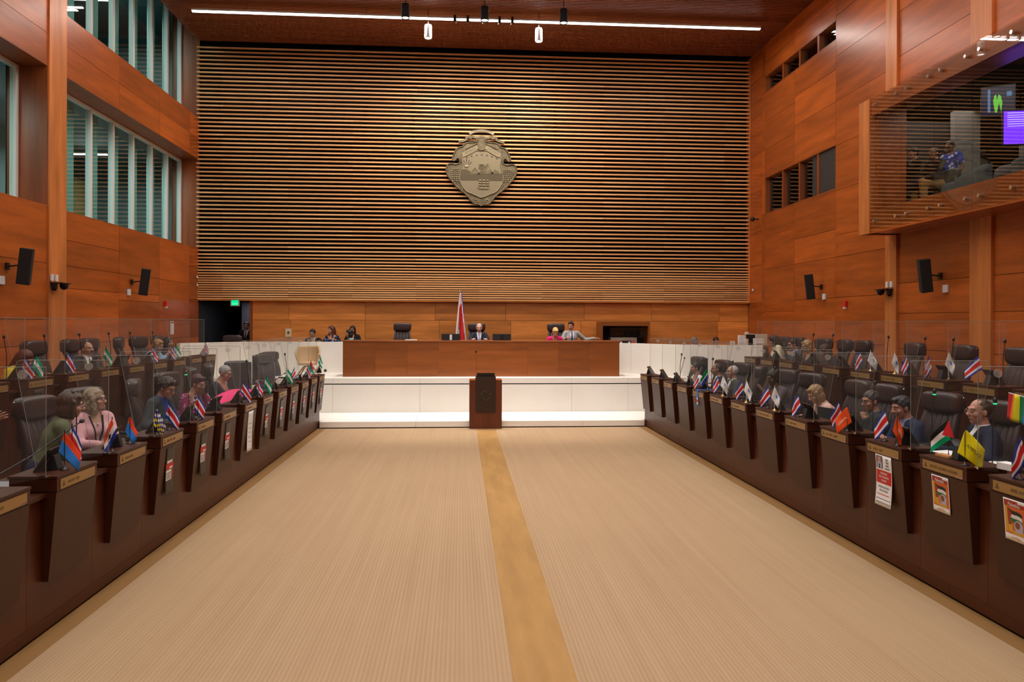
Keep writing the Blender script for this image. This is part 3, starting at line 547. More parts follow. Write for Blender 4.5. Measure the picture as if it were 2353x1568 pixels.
# big flag ------------------------------------------------------
FB, FW, FR = mat('flag_blue', (.015, .035, .36), .75), mat('flag_white', (.80, .80, .84), .75), mat('flag_red', (.65, .012, .02), .75)
bf = root('standing_flag', (-.02, 20.9, 1.12), 0, 'tall blue white and red flag on a pole behind the presiding desk', 'flag')
MB().tube([(0, 0, 0), (.0, 0, 2.1)], .014, n=8).build('pole', mat('pole_wood', (.2, .1, .04), .4), bf); MB().lathe([(0, .1), (.012, .06), (.022, .03), (.012, 0)], (0, 0, 2.1), n=8).build('finial', M_chrome, bf); MB().lathe([(.16, 0), (.16, .03), (.04, .06), (0, .06)], n=20).build('base', M_brass, bf)
def bfp(u, v):   # u across the gathered cloth, v down
    w_ = .04 + .27 * v ** .8; x = -w_ * .55 + u * w_ * 1.15 + .02; return (x, -.04 - .05 * math.sin(u * 9 + v * 2) * (.3 + v), 2.07 - v * 1.62 + .05 * u)
MB().grid(bfp, 24, 30, mf=lambda u, v: 0 if u + .35 * (1 - v) > 1.12 else (1 if u + .25 * (1 - v) > .93 else (2 if u > .42 - .1 * v and not (u < .62 and v < .2) else (2 if u > .25 and v > .22 and v < .62 else (1 if v < .75 else 0))))).build('cloth', [FB, FW, FR], bf, solid=.003)
# ================================================================ FURNITURE KINDS
def sup(c, r, e1=.35, e2=.35, nu=20, nv=12):
    """superellipsoid cushion"""
    sg = lambda a, e: math.copysign(abs(a) ** e, a)
    def fn(u, v): a = -PI + 2 * PI * u; b = -PI / 2 + PI * v; return (c[0] + r[0] * sg(math.cos(b), e1) * sg(math.cos(a), e2), c[1] + r[1] * sg(math.cos(b), e1) * sg(math.sin(a), e2), c[2] + r[2] * sg(math.sin(b), e1))
    return fn, nu, nv
def cushion(mb, c, r, e1=.35, e2=.35, m=0, nu=20, nv=12):
    fn, a, b = sup(c, r, e1, e2, nu, nv); return mb.grid(fn, a, b, m)
def back_mb(w0=.25, w1=.21, z0=.50, z1=1.06, ch=6):
    mb = MB(); n = 48; nv = 12; v = []
    for j in range(nv + 1):
        t = j / nv; w_ = w0 + (w1 - w0) * t ** 1.5; z = z0 + (z1 - z0) * t; yc = -.24 - .10 * t + .05 * math.sin(t * PI)
        for i in range(n + 1): u = -1 + 2 * i / n; v.append((u * w_, yc + .018 * abs(math.sin(u * PI * ch / 2)) + .05 * u * u - .0, z))
        for i in range(n + 1): u = 1 - 2 * i / n; v.append((u * w_, yc - .075 + .05 * u * u, z))
    k = 2 * (n + 1); f = [(j * k + i, j * k + (i + 1) % k, (j + 1) * k + (i + 1) % k, (j + 1) * k + i) for j in range(nv) for i in range(k)]
    mb.add(v, f, 0, True); mb.add(v[:k], [list(range(k))[::-1]]); mb.add(v[-k:], [list(range(k))]); return mb
def make_chair(leather, plain=False):
    r = root('office_chair', (0, 0, -50), 0, 'x', 'chair')
    cushion(MB(), (0, .0, .47), (.27, .27, .075), .4, .4).build('seat', leather, r)
    back_mb().build('backrest', leather, r)
    if plain: MB().box(-.25, .25, -.42, -.39, .55, 1.22).build('back_shell', leather, r, bevel=.01)
    cushion(MB(), (0, -.315, 1.135), (.245, .085, .115), .45, .35, 0, 28, 14).build('headrest', leather, r)
    for s in (-1, 1):
        MB().tube([(s * .29, .14, .43), (s * .315, .17, .60), (s * .315, .10, .665), (s * .315, -.14, .675), (s * .30, -.24, .62)], .013, n=8).build('armrest', M_chrome, r)
        MB().box(s * .29, s * .34, -.14, .12, .675, .70).build('arm_pad', M_black, r, bevel=.008)
    for s in (-1, 1): MB().ball((s * .235, -.345, 1.20), .011, 0, 8, 6).build('headrest_stud', M_chrome, r)
    MB().lathe([(.0, .10), (.035, .10), (.03, .25), (.022, .26), (.022, .40), (.09, .41), (.09, .42), (0, .42)], n=14).build('column', M_chrome, r)
    for k in range(5):
        a = k * 2 * PI / 5; leg_ = MB().tube([(0, 0, .11), (.29 * math.cos(a), .29 * math.sin(a), .07)], [.028, .016], n=6).build('leg', M_chrome, r)
        MB().ball((.29 * math.cos(a), .29 * math.sin(a), .03), .03, 0, 8, 6).build('caster', M_black, leg_)
    return r
CH = {'o': make_chair(M_leather), 'g': make_chair(M_leather2, True)}
used = set()
def chair(x, y, z, face, label, kind='o', grp='leather chairs at the members desks', s=1.0):
    if kind not in used: used.add(kind); r = CH[kind]; r.location = (x, y, z); r.rotation_euler = (0, 0, face); r['label'] = label; r['group'] = grp
    else: r = dup(CH[kind], (x, y, z), face, label, grp)
    r.scale = (s, s, s); return r
# desk units -----------------------------------------------------
TI = {'fl': (-1, -3.05, 0.0, .38), 'fr': (1, 4.15, 0.0, .38), 'rl': (-1, -5.30, .457, .84), 'rr': (1, 6.14, .457, .84)}
UL = .62
def fake_letters(seed, L=.30):
    """worn engraved lettering too small to read: short upright strokes in word groups"""
    R = random.Random(seed); mb = MB(); y = .15
    for wd in range(R.choice((2, 3))):
        for c in range(R.randint(4, 7)):
            if y > .50: break
            h = .011; mb.box(0, .0015, y, y + .0035, -h, h)
            if R.random() < .6: mb.box(0, .0015, y + .0035, y + .010, R.choice((-h, -.002, h - .003)), R.choice((-h, -.002, h - .003)) + .003)
            y += .0145
        y += .018
    return mb
def make_unit(s, seed):
    """desk unit; local x = 0 on the aisle face, grows away from the aisle times s"""
    r = root('desk_unit', (0, 0, -60), 0, 'x', 'desk'); g = lambda a: s * a
    MB().box(g(-.004), g(.36), -.005, UL + .005, 1.198, 1.218).build('top', W_desk, r, bevel=.002)
    MB().box(g(.0), g(.35), 0, UL, 1.098, 1.196).build('upper_box', W_desk, r, bevel=.002)
    MB().hexa([(g(.068), .012, .413), (g(.118), .012, .413), (g(.118), UL - .012, .413), (g(.068), UL - .012, .413)], [(g(.004), .0, 1.093), (g(.118), .0, 1.093), (g(.118), UL, 1.093), (g(.004), UL, 1.093)]).build('front_panel', W_desk, r)
    npl = MB().box(g(-.004), g(.0), .045, UL - .045, 1.108, 1.184).build('nameplate', M_brass, r)
    e = MB().prism([(-.022, -.022), (.022, -.022), (.0, .022)], 'X', g(-.0055), g(-.004)); e.xf(Matrix.Translation((0, .09 if s < 0 else UL - .09, 1.148))).build('emblem', M_brassdk, npl)
    return r, npl
def unit(tier, y, label, seed, name=None, sticker=True):
    s, X, dz, fz = TI[tier]
    key = (s,)
    if key not in UN: UN[key] = make_unit(s, 0)[0]; r = UN[key]; r.location = (X, y, dz); r['label'] = label; r['group'] = 'desk units'
    else: r = dup(UN[key], (X, y, dz), 0, label, 'desk units')
    for c in list(r.children):
        if c.name.startswith('nameplate'):
            for q in list(c.children):
                if q.name.startswith(('lettering', 'sticker')): bpy.data.objects.remove(q, do_unlink=True)
            M4 = Matrix.Translation((s * -.004, 0 if s < 0 else UL, 1.145)) @ (Matrix.Identity(4) if s < 0 else Matrix.Rotation(PI, 4, 'Z'))
            if name: words(name, .034, M_brassdk, c, Matrix.Translation((s * -.0045, (.33 if s < 0 else UL - .33), 1.145)) @ Matrix.Rotation(-s * PI / 2, 4, 'Z') @ Matrix.Rotation(PI / 2, 4, 'X') @ Matrix.Diagonal((.95, 1, 1, 1)))
            else:
                o = fake_letters(seed).xf(M4).build('lettering', M_brassdk, c); o['kind'] = 'stuff'
            if sticker:
                mb = MB(); [mb.box(-.001, .0, UL - .13 + .03 * k, UL - .11 + .03 * k, -.036, -.022) for k in range(3)]; o = mb.xf(M4).build('sticker', M_pinkmark, c); o['kind'] = 'stuff'
    return r
UN = {}
def bench(tier, ys, y0, y1, label):
    s, X, dz, fz = TI[tier]; g = lambda a: X + s * a; r = root('desk_counter', (0, 0, 0), 0, label, 'counter'); lo = .12 + dz if dz == 0 else fz - .46
    ed = [y0 - .95 * k for k in range(4, -1, -1)] + [y + UL + .17 for y in ys[:-1]] + [y1]; y0 = ed[0]
    for a, b in zip(ed[:-1], ed[1:]):
        m_ = (a + b) / 2; mb = MB().box(s * 0, s * .03, a - m_ + .0015, b - m_ - .0015, lo - .7, 1.055 + dz - .7); mb.build('base_panel', W_base, r, (g(.12), m_, .7))
        MB().box(s * -.05, s * .60, a - m_ + .001, b - m_ - .001, 0, .03).build('worktop', W_desk, r, (g(.12), m_, 1.06 + dz))
    if dz == 0:
        n = len(ys) // 2
        for i in range(n):
            a = y0 + (y1 - y0) * i / n; b = y0 + (y1 - y0) * (i + 1) / n; MB().box(g(.12), g(.15), a + .0015, b - .0015, .022, .118).build('plinth', W_base, r)
        MB().box(g(.135), g(.145), y0, y1, 0, .022).build('shadow_gap', M_void, r)
        MB().box(g(.115), g(.13), 14.9, 15.1, .05, .12).build('cable_port', M_black, r)
    MB().box(g(.12), g(.5), y1 - .03, y1, max(lo, .0), 1.055 + dz).build('end_panel', W_base, r)
    return r
# acrylic screens ------------------------------------------------
def make_screen(s, dz):
    r = root('acrylic_screen', (0, 0, -70), 0, 'x', 'screen'); zt = 2.05 - 0 if dz == 0 else 2.43 - dz
    P = [(.05, 1.222), (.66, 1.10), (.84, zt - .05), (.825, zt - .012), (.79, zt), (.05, zt)]; P = [(s * a, b) for a, b in P]
    MB().prism(P, 'Y', -.003, .003).build('pane', M_acryl, r)
    for i in (1, 4, 5):
        a, b = P[i], P[(i + 1) % 6]; 
        pts = [P[1], P[2], P[3], P[4]] if i == 1 else [a, b]
        MB().tube([(p[0], 0, p[1]) for p in pts], .0026, n=4).build('edge', M_aedge, r)
    if dz == 0: MB().tube([(s * .22, -.006, zt - .055), (s * .22, .006, zt - .055)], .034, n=20).build('disc', M_disc, r)
    MB().box(s * .04, s * .09, -.02, .02, 1.218, 1.235).build('foot', M_chrome, r)
    return r
SC = {}
def screen(tier, y, label):
    s, X, dz, fz = TI[tier]; k = (s, dz)
    if k not in SC: SC[k] = make_screen(s, dz); SC[k].location = (X, y, dz); SC[k]['label'] = label; SC[k]['group'] = 'clear screens between the seats'; return SC[k]
    return dup(SC[k], (X, y, dz), 0, label, 'clear screens between the seats')
# tablets, microphones, cups -------------------------------------
def make_tablet():
    r = root('tablet', (0, 0, -80), 0, 'x', 'tablet')     # local +x towards the aisle; the screen faces -x
    M4 = Matrix.Translation((-.06, 0, .004)) @ Matrix.Rotation(math.radians(33), 4, 'Y')
    MB().box(-.005, .007, -.145, .145, 0, .205).xf(M4).build('casing', M_black, r, bevel=.003); MB().box(-.0062, -.005, -.137, .137, .008, .197).xf(M4).build('display', M_screen, r)
    MB().prism([(-.02, .004), (.085, .004), (.055, .115), (.03, .11)], 'Y', -.055, .055).build('stand', M_blackm, r, bevel=.004)
    MB().box(.008, .009, -.012, .012, .10, .112).xf(M4).build('badge', M_chrome, r); MB().box(.008, .010, .10, .11, .185, .195).xf(M4).build('lens', M_chrome, r); return r
def make_mic():
    r = root('microphone', (0, 0, -80), 0, 'x', 'microphone')
    MB().box(-.05, .05, -.06, .06, 0, .035).build('base', M_black, r, bevel=.006); MB().tube([(0, 0, .03), (.0, 0, .42), (-.03, 0, .62)], .0055, n=6).build('gooseneck', M_black, r)
    MB().lathe([(.008, 0), (.017, .012), (.019, .03), (.013, .05), (0, .055)], (-.031, 0, .615), n=10).build('capsule', M_black, r); return r
def make_cup():
    r = root('coffee_cup', (0, 0, -80), 0, 'x', 'cup'); MB().lathe([(0, .0), (.026, 0), (.030, .01), (.041, .06), (.038, .06), (.028, .012), (0, .01)], n=18).build('bowl', M_white, r)
    MB().tube([(.038, 0, .05), (.062, 0, .045), (.060, 0, .02), (.033, 0, .018)], .005, n=6).build('handle', M_white, r); return r
PR = {}
def put(kind, mk, loc, rz, label, grp, sc=1):
    if kind not in PR: PR[kind] = r = mk(); r.location = loc; r.rotation_euler = (0, 0, rz); r['label'] = label; r['group'] = grp
    else: r = dup(PR[kind], loc, rz, label, grp)
    r.scale = (sc,) * 3; return r
# small flags ----------------------------------------------------
def fm(n, c): return mat('flag_' + n, c, .7, spec=.2)
FC = dict(b=FB, w=FW, r=FR, g=fm('green', (.0, .33, .14)), k=fm('black', (.01, .01, .012)), o=fm('orange', (.85, .10, .015)), y=fm('yellow', (.80, .72, .01)), l=fm('light_blue', (.03, .22, .75)), R=fm('orange_red', (.80, .07, .02)), p=fm('purple', (.18, .03, .22)), G=fm('rainbow_green', (.0, .22, .06)), O=fm('rainbow_orange', (.9, .30, .01)), m=fm('mark_blue', (.06, .22, .70)), n=fm('navy', (.02, .02, .20)))
def stripes(s): return lambda u, v: s[min(int(v * len(s)), len(s) - 1)]
PAT = {'cr': stripes('bwrrwb'), 'gw': stripes('gwg'), 'rb': stripes('RRlll'), 'or': lambda u, v: 'o', 'ye': lambda u, v: 'y', 'wh': lambda u, v: 'm' if (u - .55) ** 2 + (v - .35) ** 2 < .016 else 'w',
       'pal': lambda u, v: 'r' if u < .45 * (1 - abs(2 * v - 1)) else 'kwg'[min(int(v * 3), 2)], 'by': lambda u, v: 'n' if (int(u * 7) + int(v * 6)) % 2 else ('w' if v < .5 else 'y'), 'par': lambda u, v: 'k' if (u - .5) ** 2 + (v - .5) ** 2 < .012 else 'Rwb'[min(int(v * 3), 2)], 'gb': lambda u, v: 'G' if v < .45 else ('w' if v < .55 else 'b'), 'pg': lambda u, v: 'r' if v < .35 else ('p' if v < .55 else 'g')}
def flag(kind, loc, ang, label, h=.29, hoist=.155, fly=.20, droop=58, base='black', seed=0, lean=0, txt=None):
    """desk flag; ang = compass direction in which the cloth falls away from the pole"""
    r = root('desk_flag', loc, 0, label, 'flag', 'small flags on the desks'); R = random.Random(seed + int(loc[1] * 100)); droop += R.uniform(-4, 10) if droop == 58 else 0; fly *= R.uniform(.82, 1.02); ph = R.uniform(0, 6); L = Vector((math.cos(ang), math.sin(ang), 0)); N = Vector((-L.y, L.x, 0)); dr = math.radians(droop)
    gold = base == 'gold'; MB().lathe([(.0, .0), (.032, 0), (.030, .008), (.010, .014), (.008, .03), (0, .03)] if gold else [(0, 0), (.036, 0), (.036, .007), (.008, .012), (.006, .03), (0, .03)], n=14).build('base', M_brasshi if gold else M_black, r)
    top = Vector((0, 0, h)) + L * lean; MB().tube([(0, 0, .01), tuple(top)], .003, n=6).build('pole', FW if gold else M_blackm, r)
    MB().lathe([(.004, -.01), (.006, .0), (.003, .014), (0, .022)], tuple(top), n=6).build('tip', M_brasshi if gold else M_blackm, r)
    ks = []
    def mf(u, v):
        c = PAT[kind](u, v)
        if c not in ks: ks.append(c)
        return ks.index(c)
    def fn(u, v):
        ud = dr + .35 * u; p = top * (1 - v * hoist / h) - L * (v * hoist * .28) + L * (u * fly * math.cos(dr) * (1 + .25 * v)) + Vector((0, 0, -1)) * (u * fly * math.sin(ud) * (1 - .10 * v)) - Vector((0, 0, .0))
        return p + N * (.016 * u * math.sin(u * 6 + v * 3 + ph) + .004)
    mb = MB().grid(fn, 44 if kind == 'pal' else 16, 42 if kind == 'pal' else 18, mf=mf); c = mb.build('cloth', [FC[k] for k in ks], r, solid=.0012)
    if txt:
        a, b, d = Vector(fn(.25, .5)), Vector(fn(.85, .5)), Vector(fn(.5, .2)) - Vector(fn(.5, .8)); x = (b - a).normalized(); z = x.cross(d.normalized()).normalized(); y = z.cross(x)
        if z.dot(Vector((0, 0, 2.4)) - Vector(loc)) < 0: x = x; z = -z; y = z.cross(x)
        if x.dot(R_) < 0: x = -x; y = z.cross(x)
        Mx = Matrix((x, y, z)).transposed().to_4x4(); Mx.translation = Vector(fn(.55, .5)) + z * .012; words(txt[0], txt[2], txt[1], r, Mx, ext=.0004)
    return r
M_brasshi = mat('polished_brass', (.75, .52, .18), .3, .6)
# posters hanging over the front panels --------------------------
def sheet(tier, y0, y1, z0, z1, name, m, label, cat='poster', curl=.03, off=.012, grp=None):
    """paper taped under the nameplate; follows the leaning panel and curls away at the foot. returns root and a point function"""
    s, X, dz, fz = TI[tier]
    def P(v, w_): # v along y 0..1, w 0 top .. 1 foot
        z = z1 + (z0 - z1) * w_; return (X + s * (.004 + (1.093 + dz - z) * .094) - s * (off * .35 + curl * w_ ** 2.2), y0 + (y1 - y0) * v, z)
    r = root(name, (0, 0, 0), 0, label, cat, grp); MB().grid(P, 6, 12).build('sheet', m, r, solid=.001)
    def print_(v0, v1, w0, w1, m_, nm='print', lift=.0012, nn=4):
        o = MB().grid(lambda a, b: (lambda q: (q[0] - s * lift, q[1], q[2]))(P(v0 + (v1 - v0) * a, w0 + (w1 - w0) * b)), nn, nn).build(nm, m_, r); return o
    def text(t_, v, w_, size, m_, sx=.8):
        q = P(v, w_); q2 = P(v, w_ + .04); tilt = math.atan2((q2[0] - q[0]) * -s, -(q2[2] - q[2]))
        words(t_, size, m_, r, Matrix.Translation((q[0] - s * .003, q[1], q[2])) @ Matrix.Rotation(-s * PI / 2, 4, 'Z') @ Matrix.Rotation(PI / 2 , 4, 'X') @ Matrix.Diagonal((sx, 1, 1, 1)), ext=.0003)
    return r, print_, text, P
M_dkpaper = mat('dark_poster_paper', (.022, .018, .014), .45); M_prred = mat('print_red', (.55, .02, .012), .6); M_prwhite = mat('print_white', (.72, .72, .72), .6); M_ink = mat('print_black', (.012, .012, .012), .6)
def dark_poster(tier, y, label, big=True):
    r, pr, tx, P = sheet(tier, y + .17, y + .17 + .21, .56 + TI[tier][2], 1.07 + TI[tier][2], 'campaign_poster', M_dkpaper, label, grp='dark posters with red and white print')
    pr(.14, .80, .28, .335, M_prwhite, 'white_words', .002); pr(.02, .98, .345, .46, M_prred, 'red_band', .0014); pr(.45, .85, .415, .455, M_prwhite, 'white_words', .0022)
    pr(.06, .74, .475, .69, M_prwhite, 'white_block'); pr(.78, .90, .475, .66, M_prred, 'red_edge')
    mb = MB()
    for a in (.16, .30, .44, .58):
        q = P(a, .60); s = TI[tier][0]; mb.box(q[0] - s * .0025, q[0] - s * .0035, q[1], q[1] + .007, q[2] - .035, q[2] + .02)
    q = P(.08, .54); mb.box(q[0] - s * .0025, q[0] - s * .0035, q[1], q[1] + .13, q[2] - .003, q[2] + .003); o = mb.build('print_strokes', M_ink, r); o['kind'] = 'stuff'
# ================================================================ THE HALL, ROW BY ROW
ORD = ['nearest', 'second', 'third', 'fourth', 'fifth', 'sixth', 'seventh', 'eighth', 'ninth', 'tenth', 'eleventh', 'twelfth', 'thirteenth', 'fourteenth']
ROW = {'fl': ('left front row', [4.87, 5.84, 6.83, 7.79, 8.82, 9.74, 10.74, 11.72, 12.69, 13.62, 14.55, 15.46, 16.30]), 'fr': ('right front row', [4.92, 5.80, 6.70, 7.66, 8.60, 9.54, 10.50, 11.46, 12.38, 13.33, 14.28, 15.23, 16.22]),
       'rl': ('left back row', [7.6, 8.50, 9.46, 10.39, 11.32, 12.25, 13.2, 14.1, 15.0, 15.85]), 'rr': ('right back row', [7.22, 8.07, 8.97, 9.84, 10.68, 11.58, 12.46, 13.30, 14.18, 15.02])}
NM = {('fr', 1): 'ROCÍO ALFARO MOLINA', ('fr', 0): 'ARIEL ROBLES'}
for t_, (rn, ys) in ROW.items():
    for i, y in enumerate(ys): unit(t_, y, 'dark brown desk unit with brass nameplate, %s along the %s' % (ORD[i], rn), i * 7 + len(rn), NM.get((t_, i)), sticker=i < 8)
    bench(t_, ys, ys[0] - .3, {'fl': 16.95, 'fr': 16.9, 'rl': 16.5, 'rr': 15.7}[t_], 'long dark timber counter under the %s of desks' % rn)
    for i, y in enumerate(ys):
        if t_ == 'rl' and i == 0: continue
        screen(t_, y - (.06 if t_[0] == 'f' else -.04), 'clear acrylic screen at the near side of the %s desk of the %s' % (ORD[i], rn))
def desk_at(t_, px, xo):
    """point on the top of a tier's desk caps, seen at column px"""
    s, X, dz, fz = TI[t_]; q = sight(px, 900, 'X', X + s * xo); return (X + s * xo, float(q[1]), 1.218 + dz)
# tablets: (tier, column, turn, note)
TAB = [('fl', 113, .15), ('fl', 258, .25), ('fl', 355, .2), ('fl', 428, .1), ('fl', 492, -.1), ('fl', 543, .1), ('fl', 583, .1), ('fl', 627, .25), ('fl', 652, .1), ('fl', 684, .2), ('fl', 703, .1), ('fl', 730, .3),
       ('fr', 1495, .5), ('fr', 1525, .5), ('fr', 1557, .5), ('fr', 1588, .45), ('fr', 1622, .4), ('fr', 1673, .3), ('fr', 1730, .25), ('fr', 1790, .2), ('fr', 1862, .1), ('fr', 1960, .15), ('fr', 2082, .1), ('fr', 2216, .15),
       ('rl', 42, .1), ('rl', 142, .1), ('rl', 212, .2), ('rl', 280, -.3), ('rl', 338, .2), ('rl', 396, .2), ('rl', 468, .5),
       ('rr', 1765, .3), ('rr', 1785, .2), ('rr', 1832, .2), ('rr', 1873, .2), ('rr', 1938, .2), ('rr', 2010, .1), ('rr', 2090, .1), ('rr', 2172, .1), ('rr', 2283, .1)]
cnt = {}
for t_, px, tr in TAB:
    s = TI[t_][0]; i = cnt[t_] = cnt.get(t_, 0) + 1; o = desk_at(t_, px, .21); n_ = len([1 for a in TAB if a[0] == t_])
    put('tablet', make_tablet, o, (0 if s < 0 else PI) + (tr if s < 0 else -tr), 'black tablet on its stand, %s along the %s' % (ORD[i - 1 if s < 0 else n_ - i], ROW[t_][0]), 'tablets on the desks')
# microphones (tier, column of the capsule)
MIC = [('fl', 176), ('fl', 433), ('fl', 484), ('fl', 571), ('fl', 658), ('fr', 1563), ('fr', 1635), ('fr', 1680), ('fr', 1777), ('fr', 1830), ('fr', 1922), ('fr', 2006), ('fr', 2142), ('fr', 2281),
       ('rl', 15), ('rl', 107), ('rl', 187), ('rl', 254), ('rl', 303), ('rl', 354), ('rr', 1866), ('rr', 1911), ('rr', 2038), ('rr', 2122), ('rr', 2187), ('rr', 2305)]
cnt = {}
for t_, px in MIC:
    s, X, dz, fz = TI[t_]; xo = X + s * .47; q = sight(px, 880, 'X', xo); i = cnt[t_] = cnt.get(t_, 0) + 1; n_ = len([1 for a in MIC if a[0] == t_])
    m_ = put('mic', make_mic, (xo, float(q[1]), 1.09 + dz), (0 if s < 0 else PI) + .3, 'thin black gooseneck microphone, %s along the %s' % (ORD[i - 1 if s < 0 else n_ - i], ROW[t_][0]), 'gooseneck microphones')
    if (t_, px) in (('fr', 2142), ('fr', 2281), ('fl', 433)): MB().lathe([(.013, .607), (.0165, .611), (.0165, .616), (.012, .618)], (-.031, 0, 0), n=10).build('green_ring', M_green_led, m_)
g = root('microphone', (-3.75, 5.95, 1.09), 0, 'black gooseneck microphone tilted far over beside the green jacket', 'microphone', 'gooseneck microphones')
a = sight(188, 968, 'X', -3.42); b = Vector(a) - Vector((-3.75, 5.95, 1.09)); MB().tube([(0, 0, 0), tuple(b * .5 - Vector((0, 0, .03))), tuple(b)], .006, n=6).build('gooseneck', M_black, g); MB().ball(tuple(b), (.02, .03, .02)).build('capsule', M_black, g)
a = sight(1573, 823, 'X', 5.0); g = root('microphone', (4.75, float(a[1]) - .35, 1.09), 0, 'thin microphone leaning away beside the person in white', 'microphone', 'gooseneck microphones'); b = Vector(a) - Vector(g.location); MB().tube([(0, 0, 0), tuple(b)], .006, n=6).build('gooseneck', M_black, g); MB().ball(tuple(b), .02).build('capsule', M_black, g)
# flags: tier, column, out from the aisle face, kind, angle of fall (deg), height, extra, label
T_or = mat('flag_letter_white', (.85, .8, .8), .6)
FL = [('fl', 149, .07, 'rb', -25, .30, {}, 'red and blue flag on the nearest full desk, left'), ('fl', 166, .20, 'cr', -10, .30, {}, 'striped national flag behind the red and blue one, left'),
      ('fl', 258, .08, 'par', 250, .30, {}, 'red white and blue flag with a dark emblem before the pink jacket'), ('fl', 299, .12, 'rb', -30, .27, {}, 'slim orange and blue flag beside the pink jacket'),
      ('fl', 361, .08, 'by', -60, .28, {}, 'navy and yellow lettered flag beside the white cup, left'), ('fl', 389, .10, 'cr', -60, .30, {}, 'striped flag beside the man in the grey suit'),
      ('fl', 449, .16, 'by', -120, .29, {}, 'navy and yellow lettered flag behind the big striped one'), ('fl', 455, .08, 'cr', -20, .30, dict(droop=60, hoist=.17, fly=.2), 'large upright striped flag before the magenta blouse'),
      ('fl', 560, .08, 'cr', -60, .30, {}, 'striped flag before the grey haired woman'), ('fl', 594, .10, 'cr', -70, .27, {}, 'striped flag beside the green and white one, left front'), ('fl', 612, .08, 'gw', -80, .29, {}, 'green and white flag before the empty leather chairs'),
      ('fl', 661, .10, 'gw', -40, .32, {}, 'green and white flag, farther one of the left front row'), ('fl', 676, .08, 'cr', 230, .30, {}, 'striped flag beside the farther green and white flag'), ('fl', 707, .12, 'cr', -40, .28, {}, 'striped flag under the beige armchair'), ('fl', 714, .08, 'pg', -20, .36, {}, 'red violet and green flag under the beige armchair'), ('fl', 735, .08, 'gw', -60, .42, {}, 'pale flag on the last left desk by the stage'),
      ('fr', 1603, .10, 'cr', 200, .26, {}, 'striped flag beside the person in white'), ('fr', 1623, .12, 'gb', 240, .38, {}, 'green and blue flag beside the man with the red tie'),
      ('fr', 1649, .10, 'cr', 210, .29, {}, 'striped flag leaning left, right front row beside a white flag'), ('fr', 1661, .07, 'wh', -75, .33, dict(base='gold'), 'white flag with gold base, farthest of three, right front'),
      ('fr', 1704, .10, 'cr', 210, .30, {}, 'striped flag beside the middle white flag, right front'), ('fr', 1715, .07, 'wh', -70, .33, dict(base='gold'), 'white flag with blue mark and gold base, middle one, right front'),
      ('fr', 1764, .10, 'cr', 205, .30, {}, 'striped flag before the scarfed woman'), ('fr', 1780, .07, 'wh', -80, .33, dict(base='gold', droop=65), 'narrow white flag with gold base before the scarfed woman'),
      ('fr', 1834, .10, 'cr', 210, .28, {}, 'narrow striped flag before the blonde woman in pink'), ('fr', 1926, .13, 'cr', 205, .30, {}, 'striped flag beside the wide orange flag'), ('fr', 1947, .07, 'or', 250, .27, dict(txt=('LIBERAL', T_or, .035), fly=.19, hoist=.17, droop=45), 'wide orange flag with white letters before the pensive man'),
      ('fr', 2033, .10, 'cr', 215, .31, {}, 'striped flag beside the narrow orange flag'), ('fr', 2062, .06, 'or', -80, .30, dict(txt=('LIBERAL', T_or, .028), droop=68), 'narrow orange flag before the man in navy'),
      ('fr', 2180, .17, 'pal', 170, .33, dict(hoist=.16, droop=40), 'black white green flag with red triangle on a wooden stand'), ('fr', 2218, .05, 'ye', 270, .30, dict(txt=('AMPLIO', M_ink, .04), hoist=.20, fly=.20, droop=40), 'bright yellow flag with black letters before the man in the white shirt'),
      ('fr', 2345, .10, 'cr', 215, .33, dict(hoist=.17), 'large striped flag at the right edge of the picture'),
      ('rl', 57, .10, 'cr', -60, .27, {}, 'striped flag before the woman in yellow'), ('rl', 83, .10, 'gw', -60, .28, {}, 'green and white flag before the woman in yellow'), ('rl', 158, .10, 'cr', -50, .28, {}, 'striped flag beside the man with the moustache'), ('rl', 243, .10, 'gw', -120, .32, {}, 'green and white flag right of the man with the moustache'),
      ('rl', 352, .08, 'cr', -45, .27, {}, 'striped flag before the woman in pale blue'), ('rl', 393, .08, 'cr', -60, .27, {}, 'striped flag before the dark haired woman, left back'), ('rl', 403, .10, 'gw', -80, .28, {}, 'green and white flag before the dark haired woman, left back'), ('rl', 472, .08, 'cr', -60, .28, {}, 'striped flag on the last desk of the left back row'),
      ('rr', 1976, .10, 'cr', 210, .28, {}, 'striped flag, farthest of the right back row'), ('rr', 2000, .07, 'wh', -75, .31, dict(base='gold'), 'white flag with gold base, farthest of the right back row'), ('rr', 2056, .07, 'wh', -85, .31, dict(base='gold', droop=68), 'white flag with gold base, middle of the right back row'), ('rr', 2082, .12, 'cr', 240, .28, dict(droop=70), 'narrow striped flag behind a frosted disc, right back row'),
      ('rr', 2134, .10, 'cr', 215, .28, {}, 'striped flag left of the nearest white flag, right back row'), ('rr', 2180, .07, 'wh', -70, .36, dict(base='gold', droop=65), 'white flag with gold base, nearest of the right back row'), ('rr', 2248, .08, 'cr', 250, .33, dict(droop=40), 'striped flag nearest in the right back row')]
for i, (t_, px, xo, kd, an, h, ex_, lb) in enumerate(FL):
    left = t_[1] == 'l'; toleft = (an >= 180) if left else (kd not in ('wh',) and an not in (-80, 270)); base_ = (30 if left else -27) + (180 if toleft else 0) + 30 * math.sin(i * 2.3)
    flag(kd, desk_at(t_, px, xo), math.radians(base_), lb, h=h, seed=i, **ex_)
rb = root('rainbow_flag', (0, 0, 0), 0, 'rainbow striped flag hanging from a thin rod at the right edge', 'flag'); A_ = sight(2318, 903, 'X', 4.9); B_ = sight(2375, 918, 'X', 4.9)
